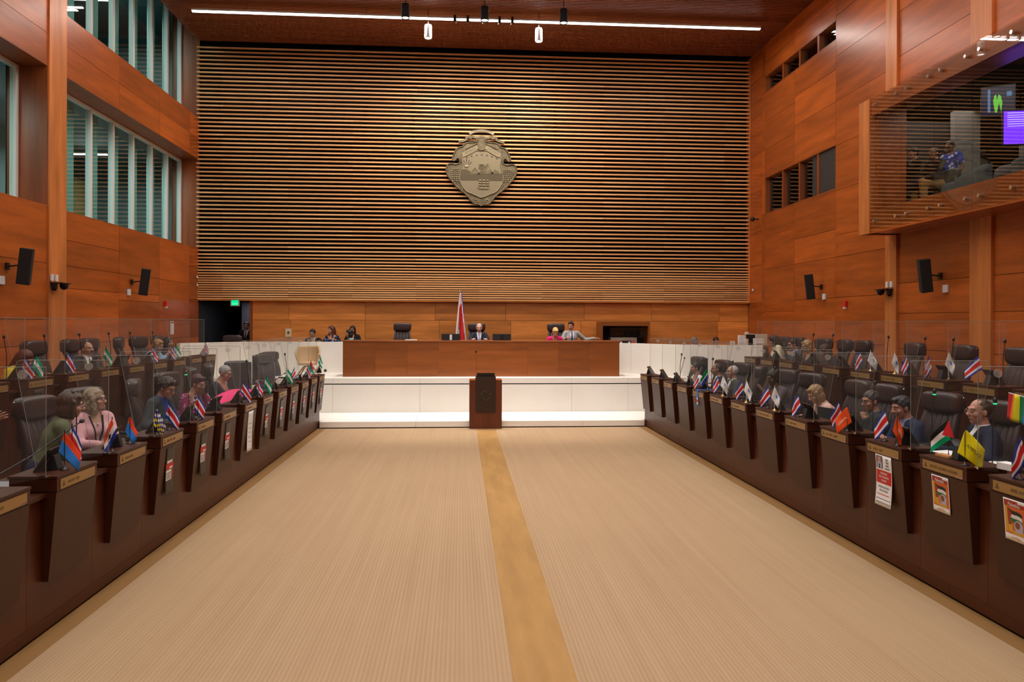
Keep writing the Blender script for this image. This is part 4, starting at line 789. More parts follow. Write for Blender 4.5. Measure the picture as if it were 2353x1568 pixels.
MB().tube([tuple(A_), tuple(B_)], .004, n=6).build('rod', FW, rb); dB = Vector(B_) - Vector(A_); MB().tube([tuple(B_), (float(B_[0]) + .05, float(B_[1]), 1.095)], .006, n=6).build('upright', FW, rb); MB().lathe([(0, 0), (.05, 0), (.05, .012), (.01, .03)], (float(B_[0]) + .05, float(B_[1]), 1.092), n=12).build('base', M_black, rb)
MB().grid(lambda u, v: tuple(Vector(A_) + dB * u + Vector((.01 * math.sin(u * 14 + v), .0, -.235 * v - .02 * u * v)) + dB * (-.12 * v * (1 - u))), 24, 8, mf=lambda u, v: min(int(u * 6.6), 5)).build('cloth', [FC['r'], FC['O'], FC['y'], FC['G'], FC['l'], FC['p']], rb, solid=.0015)
# the supporter's ribbon draped over one desk
s, X, dz, fz = TI['fr']; q = desk_at('fr', 1604, 0); rb = root('ribbon', (0, 0, 0), 0, 'blue white and red scarf draped over a right front desk', 'scarf')
def rib(u, v):
    L = u * .62; yy = q[1] - .02 + v * .07
    return (X + .32 - L, yy + .02 * math.sin(u * 9), 1.224) if L < .325 else (X - .008, yy, 1.224 - (L - .325))
MB().grid(rib, 30, 3, mf=lambda u, v: 0 if u < .74 else (1 if u < .80 else (2 if u < .88 else (1 if u < .94 else 0)))).build('cloth', [FC['l'], FW, FR], rb, solid=.002)
# posters -------------------------------------------------------
for i, w_ in ((3, 'beside the white cup'), (4, 'under the large striped flag'), (5, 'before the leather bag'), (7, 'just past the white notice'), (8, 'eighth desk'), (9, 'ninth desk'), (10, 'tenth desk'), (11, 'eleventh desk'), (12, 'last desk by the stage')):
    dark_poster('fl', ROW['fl'][1][i], 'dark poster with red and white print, left front row, %s' % w_)
for i in (1, 5, 8): dark_poster('rl', ROW['rl'][1][i + 1], 'dark poster with red and white print on the left back row, %s' % ('nearest', '', '', '', '', 'middle', '', '', 'farthest')[i])
r, pr, tx, P = sheet('fl', ROW['fl'][1][6] + .2, ROW['fl'][1][6] + .45, .50, 1.085, 'white_notice', M_paper, 'long white paper notice with faint lines on the left front row', 'notice')
for k, w_ in enumerate((.30, .42, .52, .64, .75)): pr(.2 + .06 * (k % 3), .8 - .05 * (k % 3), w_, w_ + .02, mat('faint_ink', (.35, .32, .34), .7), 'faint_line')
yy = ROW['fr'][1][2]; r, pr, tx, P = sheet('fr', yy + .17, yy + .44, .60, 1.098, 'missing_person_poster', M_paper, 'long white poster with photograph and red block on a right front desk', curl=.05)
pr(.96, .55, .02, .27, mat('photo_grey', (.12, .10, .11), .5), 'photo'); M_ph = mat('photo_skin', (.55, .28, .24), .6); pr(.85, .66, .04, .15, M_ph, 'photo_face', .002); pr(.90, .62, .15, .26, mat('photo_cloth', (.45, .48, .62), .6), 'photo_cloth', .002); pr(.80, .72, .18, .27, M_ink, 'photo_dark', .0028)
pr(.97, .03, .30, .56, M_prred, 'red_block')
for t__, w_, sz in (('BIBAS', .07, .026), ('9 MESES', .13, .026), ('ISRAELI', .19, .026), ('ARGENTINO', .25, .024)): tx(t__, .27, w_, sz, M_ink, .62)
for t__, w_, sz in (('SECUESTRADO', .36, .030), ('POR LOS TERRORISTAS', .43, .028), ('DE HAMAS', .50, .030)): tx(t__, .5, w_, sz, M_prwhite, .58)
for t__, w_, sz in (('AYUDENOS A QUE VUELVA', .63, .026), ('VIVO A SU HOGAR', .70, .028)): tx(t__, .5, w_, sz, M_ink, .58)
pr(.9, .15, .77, .785, M_prred, 'small_red_line'); pr(.95, .05, .86, .872, M_ink, 'rule'); pr(.95, .05, .93, .942, M_ink, 'rule')
M_por = mat('print_orange', (.62, .13, .015), .6); M_pdr = mat('print_dark_red', (.36, .03, .012), .6); M_pye = mat('print_amber', (.65, .33, .03), .6); M_pgr = mat('print_green', (.02, .13, .03), .6); M_psk = mat('print_brown', (.22, .07, .02), .6); M_pkf = mat('print_lavender', (.42, .42, .55), .6)
for i, lb in ((1, 'orange poster of a scarfed flag bearer, before the man in the white shirt'), (0, 'orange poster of a scarfed flag bearer at the right edge')):
    yy = ROW['fr'][1][i]; ya = yy + (.235 if i else .25)
    r, pr, tx, P = sheet('fr', ya, ya + .225, .76, 1.075, 'illustrated_poster', M_paper, lb, curl=.006, grp='orange illustrated posters')
    pr(.96, .04, .03, .84, M_por, 'orange_ground'); pr(.96, .04, .03, .18, M_pdr, 'red_top', .0016); pr(.96, .84, .18, .80, M_pye, 'amber_side', .0016); pr(.35, .04, .03, .08, M_prwhite, 'corner_label', .002)
    tx('Palestina', .52, .13, .040, M_prwhite, .85); tx('será libre', .5, .92, .032, M_pye, .85)
    for k, m_ in enumerate((M_ink, M_prwhite, M_pgr)):
        f = lambda a, b: (lambda q: (q[0] - .0026, q[1], q[2]))(P(.80 - .62 * a, .22 + .09 * (k + b) + .02 * math.sin(a * 6) + .10 * a)); MB().grid(f, 10, 2).build('painted_stripe', m_, r)
    f = lambda a, b: (lambda q: (q[0] - .003, q[1], q[2]))(P(.82 - .20 * a, .21 + (.33 * b) * (1 - a) + .14 * a)); MB().grid(f, 4, 4).build('painted_triangle', M_pdr, r)
    pr(.80, .76, .24, .74, M_psk, 'painted_pole', .0024); pr(.80, .68, .46, .62, M_psk, 'painted_hand', .0028); pr(.82, .62, .60, .80, M_pye, 'painted_sleeve', .0026)
    el_ = lambda cx, cy, rx, ry, m_, nm, lf: MB().grid(lambda a, b: (lambda q: (q[0] - lf, q[1], q[2]))(P(cx + rx * b * math.cos(a * 2 * PI), cy + ry * b * math.sin(a * 2 * PI))), 16, 2).build(nm, m_, r)
    el_(.36, .62, .20, .14, M_pkf, 'painted_scarf', .003); el_(.40, .60, .11, .085, M_psk, 'painted_face', .0036); pr(.62, .14, .74, .835, M_pye, 'painted_shirt', .0026); el_(.34, .72, .17, .06, M_pkf, 'painted_scarf_fold', .0034)
# papers, cups, boxes -------------------------------------------
def on_top(t_, px, xo, low=False): o = desk_at(t_, px, xo); return (o[0], o[1], (1.094 if low else 1.219) + TI[t_][2])
def slab(name, cat, loc, sx, sy, sz, m, label, rz=0, kind=None):
    o = MB().box(-sx / 2, sx / 2, -sy / 2, sy / 2, 0, sz).build(name, m, None, loc, bevel=min(.002, sz * .3)); o.rotation_euler = (0, 0, rz); return tag(o, label, cat)
for px, t_, lb, rz in ((60, 'fl', 'small white coffee cup near the tilted microphone', 2.5), (192, 'fl', 'small white coffee cup beside the clasped hands', 2.0)): put('cup', make_cup, on_top(t_, px, .50, True), rz, lb, 'white cups')
c = put('cup', make_cup, on_top('fl', 314, .43, True), 3.4, 'white coffee cup on a saucer, left front row', 'white cups', 1.15); MB().lathe([(0, .0), (.03, 0), (.06, .012), (.058, .015), (0, .006)], (0, 0, -.004)).build('saucer', M_white, c)
c = put('cup', make_cup, on_top('fr', 2292, .52, True), -.3, 'white mug behind the yellow flag, right front row', 'white cups', 1.6)
for i, (t_, px, xo, w_, d_, lb, hz) in enumerate((('fl', 172, .48, .16, .12, 'white paper on the worktop behind the second left desk', .004), ('fl', 290, .50, .2, .15, 'white paper beside the orange and blue flag', .004), ('fl', 396, .55, .28, .42, 'white papers before the man in the grey suit', .01), ('fl', 440, .52, .26, .35, 'white papers before the magenta blouse', .008),
        ('fr', 2180, .30, .20, .22, 'white paper under the flag with the wooden stand', .004), ('fr', 2318, .28, .10, .13, 'small white box at the right edge of the picture', .055), ('fr', 1935, .50, .16, .12, 'white paper beside the pensive man', .02))):
    slab('paper_sheet' if hz < .05 else 'white_box', 'paper' if hz < .05 else 'box', on_top(t_, px, xo, xo > .36), w_, d_, hz, M_paper, lb, .2)
slab('red_folder', 'folder', on_top('fl', 408, .44, True), .2, .3, .006, mat('folder_red', (.6, .06, .05), .5), 'red and white folder beside the striped flag, left front', .4)
slab('laptop', 'laptop', on_top('fl', 8, .50, True), .3, .3, .02, mat('laptop_grey', (.25, .26, .28), .35), 'grey laptop at the left edge of the picture'); slab('wooden_flag_stand', 'stand', on_top('fr', 2172, .13), .07, .16, .022, mat('light_wood', (.55, .26, .09), .5), 'small pale wooden block under the flag with red triangle', .1)
slab('laptop', 'laptop', on_top('fr', 1902, .55, True), .02, .34, .22, M_blackm, 'thin dark laptop lid beside the blonde woman in pink', .3)
slab('purple_box', 'box', on_top('fr', 1558, .55, True), .12, .2, .10, mat('purple_card', (.15, .05, .15), .6), 'small purple box on the right front worktop by the stage')
# chairs: tier, column, extra depth behind the aisle face, turn, kind, label ------
def chair_px(t_, px, xo, turn, label, kind='o', s=1.0):
    sd_, X, dz, fz = TI[t_]; q = sight(px, 850, 'X', X + sd_ * (xo + .33)); yb = float(q[1]); f = -PI / 2 if sd_ < 0 else PI / 2
    f2 = f + turn; y = yb - .33 * -math.sin(f2 - 0) * 0 ; dx = -math.sin(f2); dy = math.cos(f2)     # facing direction of the chair
    return chair(X + sd_ * (xo + .33) + dx * .32, yb + dy * .32, fz, f2, label, kind, s=s)
for a in (('fl', 80, .95, -.2, 'empty leather chair left of the green jacket'), ('fl', 190, .98, -.35, 'leather chair with shining headrest behind the pink jacket'), ('fl', 306, .95, .3, 'empty leather chair between the pink jacket and the grey suit'), ('fl', 382, 1.05, -.25, 'leather chair behind the man in the grey suit'),
          ('fl', 436, 1.15, .5, 'leather chair behind the magenta blouse'), ('fl', 478, 1.15, .4, 'leather chair right of the magenta blouse'), ('fl', 605, 1.25, -.55, 'grey leather chair with channelled back, nearer of two by the stage', 'g'), ('fl', 620, 1.45, -.6, 'grey leather chair behind the other by the stage', 'g'), ('fl', 545, .95, 2.3, 'grey leather chair turned away beside the grey haired woman', 'g'),
          ('rl', 77, .95, -.1, 'leather chair behind the woman in yellow'), ('rl', 160, .95, .1, 'empty leather chair left of the man with the moustache'), ('rl', 205, 1.0, 0, 'leather chair of the man with the moustache'), ('rl', 272, .95, .3, 'smaller looking empty chair right of the man with the moustache'), ('rl', 318, .95, -.2, 'empty leather chair left of the woman in pale blue'), ('rl', 360, .95, .1, 'leather chair behind the woman in pale blue'),
          ('fr', 1605, .95, .2, 'leather chair behind the person in white', 'g'), ('fr', 1662, 1.0, .2, 'reddish leather chair behind the man with the red tie'), ('fr', 1706, 1.0, .3, 'empty leather chair right of the white haired man'), ('fr', 1750, .95, -.6, 'leather chair seen edgewise left of the scarfed woman'), ('fr', 1808, .95, .35, 'leather chair behind the scarfed woman'), ('fr', 1866, .95, .35, 'leather chair with shining headrest behind the blonde woman in pink'),
          ('fr', 1976, .95, .1, 'empty leather chair left of the pensive man'), ('fr', 2040, .95, .2, 'leather chair behind the pensive man'), ('fr', 2168, .95, .25, 'empty leather chair left of the man in the white shirt'), ('fr', 2305, .95, .2, 'leather chair behind the man in the white shirt'),
          ('rr', 1800, .95, .2, 'chair behind the woman in cream, right back row'), ('rr', 1832, .95, .2, 'leather chair behind the thinking man, right back row'), ('rr', 1893, .95, .1, 'leather chair behind the dark haired person, right back row'), ('rr', 1942, .95, -.1, 'empty leather chair, third from the stage among the right back row'), ('rr', 1985, .95, 0, 'empty leather chair behind the farthest white flag, right back row'), ('rr', 2103, .95, -.1, 'empty leather chair in the middle of the right back row'), ('rr', 2218, .95, -.1, 'empty leather chair, second from the viewer in the right back row'), ('rr', 2352, .95, .1, 'empty leather chair cut by the right edge, right back row')):
    chair_px(*a)
for px, lb in ((925, 'empty leather chair behind the presiding desk, left of the flag'), (1095, 'leather chair behind the president of the session'), (1277, 'leather chair behind the woman in bright pink')):
    q = sight(px, 750, 'Y', 20.75); chair(float(q[0]), 20.4, 1.12, PI, lb)
q = sight(525, 783, 'Y', 21.0); chair(float(q[0]), 21.0, .76, PI, 'dark chair top behind the left stage wall, by the doorway', 'g')
# beige armchair --------------------------------------------------
ac = root('tub_armchair', (-3.95, 19.55, 1.0), PI, 'beige upholstered tub armchair on wooden legs, on the left of the stage', 'chair'); M_beige = mat('beige_leather', (.50, .33, .18), .5); M_oak = mat('oak_leg', (.42, .23, .09), .45)
def tub(u, v):
    a = PI * (-.12 + 1.24 * u); k = math.sin(min(max(u, 0), 1) * PI); top_ = .28 + .20 * min(1, k * 1.5) ** 2; zz = .28 + v * top_; rr = .19 + .13 * v ** .7 - .04 * max(0, v - .55) * k * 2
    return (-rr * math.cos(a), -rr * .92 * math.sin(a) + .04, zz)
MB().grid(tub, 32, 10).build('shell', M_beige, ac, solid=.035); cushion(MB(), (0, .04, .31), (.24, .24, .055), .5, .6).build('seat', M_beige, ac)
for k in range(4): a = PI / 4 + k * PI / 2; MB().tube([(0, 0, .27), (.15 * math.cos(a), .15 * math.sin(a), .20), (.34 * math.cos(a), .34 * math.sin(a), .0)], [.022, .024, .014], n=8).build('leg', M_oak, ac)
# monitors, counter clutter, display cabinet on the stage -------
for px, w_, lb in ((1036, .52, 'black monitor left of the president, seen from behind'), (1153, .52, 'black monitor right of the president, seen from behind')):
    q = sight(px, 780, 'Y', 19.3); r = root('monitor', (float(q[0]), 19.3, 1.92), 0, lb, 'monitor', 'monitors on the presiding desk'); MB().box(-w_ / 2 + .02, w_ / 2 - .02, 0, .03, .0, .17).build('casing', M_blackm, r, bevel=.005); MB().box(-.03, .03, -.02, .0, 0, .15).build('stand', M_alu if px < 1100 else M_black, r); MB().box(-.12, .12, -.06, .1, 0, .012).build('base', M_black, r)
q = sight(945, 781, 'Y', 19.2); slab('laptop', 'laptop', (float(q[0]), 19.2, 1.921), .3, .22, .02, M_alu, 'thin pale laptop before the empty presiding chair')
q = sight(1432, 760, 'Y', 21.4); cb = root('serving_cabinet', (float(q[0]), 21.1, 1.0), 0, 'brown cabinet niche with steel coffee machine on the right of the stage', 'cabinet')
MB().box(-.72, -.66, 0, .7, 0, 1.299).build('side', W_stage, cb); MB().box(.66, .72, 0, .7, 0, 1.299).build('side', W_stage, cb); MB().box(-.72, .72, 0, .7, 1.30, 1.42).build('top', W_stage, cb); MB().box(-.66, .66, .05, .65, 0, .72).build('base', W_stage, cb); MB().box(-.66, .66, .66, .69, .72, 1.3).build('back', M_blackm, cb); MB().box(-.45, .62, .02, .03, .95, 1.25).build('glass_front', M_gglass, cb)
mc = root('coffee_machine', (float(q[0]), 21.15, 1.72), 0, 'steel coffee machine with dials in the brown cabinet', 'machine'); MB().box(-.42, .35, .0, .4, .0, .24).build('body', mat('steel', (.55, .53, .52), .3, .8), mc, bevel=.01); MB().box(-.25, .18, -.01, 0, .05, .15).build('dark_panel', M_black, mc)
for x in (-.12, .12): MB().tube([(x, -.02, .10), (x, 0, .10)], .03, n=12).build('dial', M_white, mc)
MB().box(.22, .28, -.01, 0, .08, .14).build('red_mark', M_red, mc)
for k in range(5): o = MB().lathe([(.025, 0), (.035, .14), (.03, .14), (.02, .01)], n=12).build('drinking_glass', M_gglass, None, (float(q[0]) - .3 + .09 * k, 21.35, 1.965)); tag(o, 'clear glass on the coffee machine, %s of the row' % ('leftmost', 'second', 'middle', 'fourth', 'rightmost')[k], 'glass', 'glasses on the coffee machine')
o = MB().box(-1.0, .2, 0, .5, 1.84, 1.87).build('back_counter_top', W_stage, None, (float(q[0]) - .6, 21.45, 0)); tag(o, 'brown shelf behind the man in the light grey suit', 'shelf')
# right stage counter: papers, printer, boxes
CTZ = 1.80
for px, w_, h_, zb, yb, m_, nm, cat, lb in ((1685, .10, .11, 0, 19.1, M_white, 'mug', 'cup', 'white mug on the right stage counter'), (1706, .17, .27, 0, 19.12, M_paper, 'paper_stack', 'paper', 'upright white paper holder on the right stage counter'), (1717, .07, .18, 0, 19.08, mat('cream_card', (.7, .62, .5), .6), 'carton', 'box', 'narrow cream carton beside the paper holder'), (1751, .30, .30, 0, 19.42, mat('cream_box', (.62, .58, .45), .6), 'archive_box', 'box', 'cream archive box behind the printer'), (1745, .26, .19, 0, 19.1, M_white, 'printer', 'printer', 'white printer on the right stage counter'), (1727, .2, .29, 0, 19.32, M_blackm, 'small_monitor', 'monitor', 'small dark monitor on the right stage counter'), (1724, .26, .015, .29, 19.32, M_white, 'shelf_board', 'shelf', 'thin white board lying on the small dark monitor'), (1718, .07, .05, .305, 19.32, M_white, 'small_carton', 'box', 'tiny white carton on the thin white board')):
    q = sight(px, 780, 'Y', yb); o = root(nm, (float(q[0]), yb, CTZ + zb), 0, lb, cat); MB().box(-w_ / 2, w_ / 2, 0, .12, 0, h_).build('body', m_, o, bevel=min(.006, h_ * .3))
    if nm == 'printer': MB().box(-.09, .09, -.02, .0, .05, .07).build('tray', M_alu, o)
ct = root('stage_counter', (6.7, 19.1, 1.0), 0, 'dark counter behind the right stage wall', 'counter'); MB().box(-1.0, 1.6, -.08, .5, .76, .80).build('top', W_stage, ct); MB().box(-.9, 1.5, .1, .4, 0, .76).build('base', W_stage, ct)
# garment and bag on the fifth left chair
gm = root('pink_garment', (0, 0, 0), 0, 'bright pink garment laid over a chair back beside the grey haired woman', 'garment'); a = Vector(sight(480, 935, 'X', -3.75)); b = Vector(sight(568, 897, 'X', -3.75))
MB().grid(lambda u, v: tuple(a + (b - a) * u + Vector((-.10 + .32 * v, 0, (.06 + .03 * math.sin(u * 5)) * math.sin(v * PI) + .07 * math.sin(u * PI) - .05 * v))), 20, 12).build('cloth', mat('hot_pink_cloth', (.75, .02, .16), .7), gm, solid=.02)
bg = root('leather_bag', tuple((a + b) / 2 + Vector((.05, -.05, -.22))), .3, 'dark leather bag under the pink garment', 'bag'); cushion(MB(), (0, 0, .06), (.13, .32, .12), .6, .6).build('body', M_leather, bg); MB().tube([(0, -.12, .16), (0, -.06, .24), (0, .06, .24), (0, .12, .16)], .008).build('handle', M_leather, bg)
PRINT = False
# ================================================================ PEOPLE: smooth implicit bodies, meshed once per figure
def ell(c, r, R=None): return ('e', np.array(c, float), np.array(r, float), R)
def cap(a, b, ra, rb=None): return ('c', np.array(a, float), np.array(b, float), ra, ra if rb is None else rb)
def _bb(p, pad):
    if p[0] == 'e': r = max(p[2]) if p[3] is not None else p[2]; return p[1] - r - pad, p[1] + r + pad
    r = max(p[3], p[4]); return np.minimum(p[1], p[2]) - r - pad, np.maximum(p[1], p[2]) + r + pad
def _ev(p, X, Y, Z):
    if p[0] == 'e':
        x, y, z = X - p[1][0], Y - p[1][1], Z - p[1][2]
        if p[3] is not None:
            R = p[3]; x, y, z = (R[0][0] * x + R[1][0] * y + R[2][0] * z, R[0][1] * x + R[1][1] * y + R[2][1] * z, R[0][2] * x + R[1][2] * y + R[2][2] * z)
        r = p[2]; k0 = np.sqrt((x / r[0]) ** 2 + (y / r[1]) ** 2 + (z / r[2]) ** 2); k1 = np.sqrt((x / r[0] ** 2) ** 2 + (y / r[1] ** 2) ** 2 + (z / r[2] ** 2) ** 2) + 1e-9
        return k0 * (k0 - 1) / k1
    a, b, ra, rb = p[1:]; d = b - a; L = float(d @ d) + 1e-12
    t = np.clip(((X - a[0]) * d[0] + (Y - a[1]) * d[1] + (Z - a[2]) * d[2]) / L, 0, 1)
    return np.sqrt((X - a[0] - t * d[0]) ** 2 + (Y - a[1] - t * d[1]) ** 2 + (Z - a[2] - t * d[2]) ** 2) - (ra + (rb - ra) * t)
def implicit(prims, h, k=.02, inflate=0, cuts=(), keep=None, noise=None, post=()):
    """prims union (smooth), cuts: prims taken away, keep(X,Y,Z)->field the result is intersected with; returns verts, quads"""
    pad = k * 1.5 + inflate + 2 * h
    al = list(prims) + list(post); lo = np.min([_bb(p, pad)[0] for p in al], 0); hi = np.max([_bb(p, pad)[1] for p in al], 0)
    n = np.ceil((hi - lo) / h).astype(int) + 1; F = np.full(n, 1.0, np.float32)
    ax = [lo[i] + h * np.arange(n[i]) for i in range(3)]
    def sub(p):
        a, b = _bb(p, pad); i0 = np.maximum(((a - lo) / h).astype(int), 0); i1 = np.minimum(((b - lo) / h).astype(int) + 2, n)
        return tuple(slice(u, v) for u, v in zip(i0, i1))
    for p in prims:
        s = sub(p); X, Y, Z = np.meshgrid(*[a[q] for a, q in zip(ax, s)], indexing='ij', sparse=True)
        d = _ev(p, X, Y, Z) - inflate; f = F[s]; hh = np.maximum(k - np.abs(f - d), 0) / k; F[s] = np.minimum(f, d) - hh * hh * k * .25
    for p in cuts:
        s = sub(p)
        if any(q.start >= q.stop for q in s): continue
        X, Y, Z = np.meshgrid(*[a[q] for a, q in zip(ax, s)], indexing='ij', sparse=True)
        d = -_ev(p, X, Y, Z); f = F[s]; kk = .008; hh = np.maximum(kk - np.abs(f - d), 0) / kk; F[s] = np.maximum(f, d) + hh * hh * kk * .25
    if keep is not None or noise is not None:
        X, Y, Z = np.meshgrid(*ax, indexing='ij', sparse=True)
        if noise is not None: F = F + noise(X, Y, Z)
        if keep is not None: F = np.maximum(F, keep(X, Y, Z)).astype(np.float32)
    for p in post:
        s = sub(p); X, Y, Z = np.meshgrid(*[a[q] for a, q in zip(ax, s)], indexing='ij', sparse=True)
        d = _ev(p, X, Y, Z) - inflate; f = F[s]; hh = np.maximum(k - np.abs(f - d), 0) / k; F[s] = np.minimum(f, d) - hh * hh * k * .25
    F[0] = F[-1] = 1; F[:, 0] = F[:, -1] = 1; F[:, :, 0] = F[:, :, -1] = 1
    I = F < 0; c = [I[i:n[0] - 1 + i, j:n[1] - 1 + j, l:n[2] - 1 + l] for i in (0, 1) for j in (0, 1) for l in (0, 1)]
    cnt = sum(a.astype(np.int8) for a in c); act = (cnt > 0) & (cnt < 8); idx = -np.ones(act.shape, int); A = np.argwhere(act); idx[act] = np.arange(len(A))
    if not len(A): return np.zeros((0, 3)), []
    P = np.zeros((len(A), 3)); W = np.zeros(len(A))
    cor = [(i, j, l) for i in (0, 1) for j in (0, 1) for l in (0, 1)]
    for a in range(8):
        for b in range(a + 1, 8):
            if sum(abs(cor[a][q] - cor[b][q]) for q in range(3)) != 1: continue
            A0 = A + cor[a]; A1 = A + cor[b]; fa = F[tuple(A0.T)]; fb = F[tuple(A1.T)]; m = (fa < 0) != (fb < 0)
            t = np.where(m, fa / np.where(m, fa - fb, 1), 0)[:, None]; P += np.where(m[:, None], A0 + t * (A1 - A0), 0); W += m
    V = P / W[:, None] * h + lo; Q = []
    for d in range(3):
        o = [(1, 0, 0), (0, 1, 0), (0, 0, 1)]; e1, e2 = [np.array(o[q]) for q in ((1, 2), (2, 0), (0, 1))[d]]; dd = np.array(o[d])
        s0 = tuple(slice(0, n[q] - (1 if q == d else 0)) for q in range(3)); s1 = tuple(slice(1 if q == d else 0, n[q]) for q in range(3))
        E = np.argwhere(I[s0] != I[s1]); E = E[(E[:, (d + 1) % 3] > 0) & (E[:, (d + 2) % 3] > 0)]
        if not len(E): continue
        ins = I[tuple(E.T)]; q = [idx[tuple((E - x).T)] for x in (e1 * 0, e1, e1 + e2, e2)]
        ok = (q[0] >= 0) & (q[1] >= 0) & (q[2] >= 0) & (q[3] >= 0); q = np.stack(q, 1)[ok]; ins = ins[ok]
        q[~ins] = q[~ins][:, ::-1]; Q.append(q)
    return V, np.concatenate(Q)
def np_mesh(name, parts, mats):
    """parts: list of (V, Q, material index)"""
    me = bpy.data.meshes.new(name); vs = []; fs = []; ms = []; o = 0
    for V, Q, m in parts:
        if len(V) == 0: continue
        vs.append(V); fs.append(np.asarray(Q) + o); ms.append(np.full(len(Q), m)); o += len(V)
    if not vs: return me
    V = np.concatenate(vs); Q = np.concatenate(fs).astype(np.int32); m_ = np.concatenate(ms).astype(np.int32)
    me.vertices.add(len(V)); me.vertices.foreach_set('co', V.astype(np.float32).ravel()); me.loops.add(len(Q) * 4); me.loops.foreach_set('vertex_index', Q.ravel())
    me.polygons.add(len(Q)); me.polygons.foreach_set('loop_start', np.arange(len(Q), dtype=np.int32) * 4)
    me.polygons.foreach_set('material_index', m_); me.polygons.foreach_set('use_smooth', np.ones(len(Q), bool))
    for x in mats: me.materials.append(x)
    me.update(calc_edges=True); return me
def rotm(yaw=0, pitch=0, roll=0):
    """yaw about z (+ = to the figure's left), pitch nods down, roll tips to the side"""
    return np.array((Matrix.Rotation(yaw, 3, 'Z') @ Matrix.Rotation(-pitch, 3, 'X') @ Matrix.Rotation(roll, 3, 'Y')))
_cache = {}
def head_parts(fem, h):
    key = ('head', fem, h)
    if key in _cache: return _cache[key]
    j = .92 if fem else 1.0
    P = [ell((0, -.012, .03), (.073, .092, .088)), ell((0, .028, -.035), (.056 * j, .062, .078)), ell((0, .058, -.088), (.026 * j, .022, .022)), cap((0, .086, .018), (0, .108, -.022), .009, .0145),
         ell((.012, .098, -.027), (.009, .01, .008)), ell((-.012, .098, -.027), (.009, .01, .008)), cap((-.034, .075, .032), (.034, .075, .032), .013), ell((.038, .058, -.022), (.024, .026, .024)), ell((-.038, .058, -.022), (.024, .026, .024)),
         ell((0, .082, -.057), (.024, .012, .008)), ell((.074, -.006, -.004), (.010, .019, .031)), ell((-.074, -.006, -.004), (.010, .019, .031)),
         cap((0, -.022, -.06), (0, -.04, -.17), .050 * j, .056 * j)]
    C = [ell((.031, .099, .010), (.017, .017, .010)), ell((-.031, .099, .010), (.017, .017, .010))]
    r = implicit(P, h, .014, cuts=C); _cache[key] = r; return r
def hair_parts(style, h):
    key = ('hair', style, h)
    if key in _cache: return _cache[key]
    face = ell((0, .105, -.02), (.066, .075, .082)); nz = lambda X, Y, Z: .0022 * np.sin(X * 130 + Z * 60 + Y * 40) + .0012 * np.sin(X * 290 - Y * 200)
    top = ell((0, -.016, .038), (.081, .098, .094)); keep = None; k = .015
    if style == 'short': P = [top]; keep = lambda X, Y, Z: (Y - Z * .9 - .012) * .7
    elif style == 'quiff': P = [top, ell((.008, .045, .100), (.050, .045, .024)), cap((.045, .02, .09), (-.02, .075, .098), .018)]; keep = lambda X, Y, Z: (Y - Z * .9 - .015) * .7
    elif style == 'receding': P = [ell((0, -.024, .030), (.080, .092, .092))]; keep = lambda X, Y, Z: (Y - Z * .55 + .004 - .9 * np.maximum(np.abs(X) - .055, 0)) * .8
    elif style == 'curly': P = [ell((0, -.02, .045), (.092, .108, .102)), ell((0, .05, .095), (.06, .04, .035))]; keep = lambda X, Y, Z: (Y - Z * .9 - .012) * .7; nz = lambda X, Y, Z: .0035 * np.sin(X * 95 + Z * 61 + 2 * np.sin(Y * 50)) + .003 * np.sin(Y * 83 - X * 57 + 2 * np.sin(Z * 60)) + .002 * np.sin(Z * 171 + X * 133)
    elif style == 'bob': P = [ell((0, -.02, .042), (.090, .105, .095)), ell((0, -.035, -.045), (.098, .080, .10)), cap((.078, .02, .04), (.080, .028, -.10), .024, .020), cap((-.078, .02, .04), (-.080, .028, -.10), .024, .020), cap((-.03, .058, .098), (.045, .06, .088), .018)]
    elif style == 'wavy': P = [ell((0, -.02, .045), (.095, .108, .096)), ell((0, -.04, -.06), (.110, .085, .12)), cap((.086, .01, .05), (.095, .03, -.13), .028, .030), cap((-.086, .01, .05), (-.095, .03, -.13), .028, .030)]; nz = lambda X, Y, Z: .005 * np.sin(Z * 85 + X * 30) * np.sin(X * 60 + Y * 70)
    elif style == 'long': P = [ell((0, -.018, .04), (.086, .102, .094)), cap((0, -.06, 0), (0, -.10, -.28), .085, .075), cap((.072, .0, .03), (.085, .03, -.26), .024, .026), cap((-.072, .0, .03), (-.085, .03, -.26), .024, .026)]
    elif style == 'updo': P = [top, cap((-.05, .05, .10), (.05, .055, .10), .024), ell((0, -.03, .07), (.080, .088, .082)), ell((0, -.10, .03), (.045, .035, .045))]; keep = lambda X, Y, Z: (Y - Z * .9 - .018) * .7
    elif style == 'braids': P = [ell((0, -.018, .042), (.088, .104, .094)), ell((0, -.055, .10), (.075, .07, .05)), cap((0, -.06, 0), (0, -.10, -.16), .075, .06)]; nz = lambda X, Y, Z: .005 * np.sin(X * 190)
    cuts = [face] if style not in ('short', 'quiff', 'receding', 'curly', 'updo') else []
    if style == 'braids': cuts = [ell((0, .10, -.03), (.075, .09, .10))]
    r = implicit(P, h, k, cuts=cuts, keep=keep, noise=nz); _cache[key] = r; return r
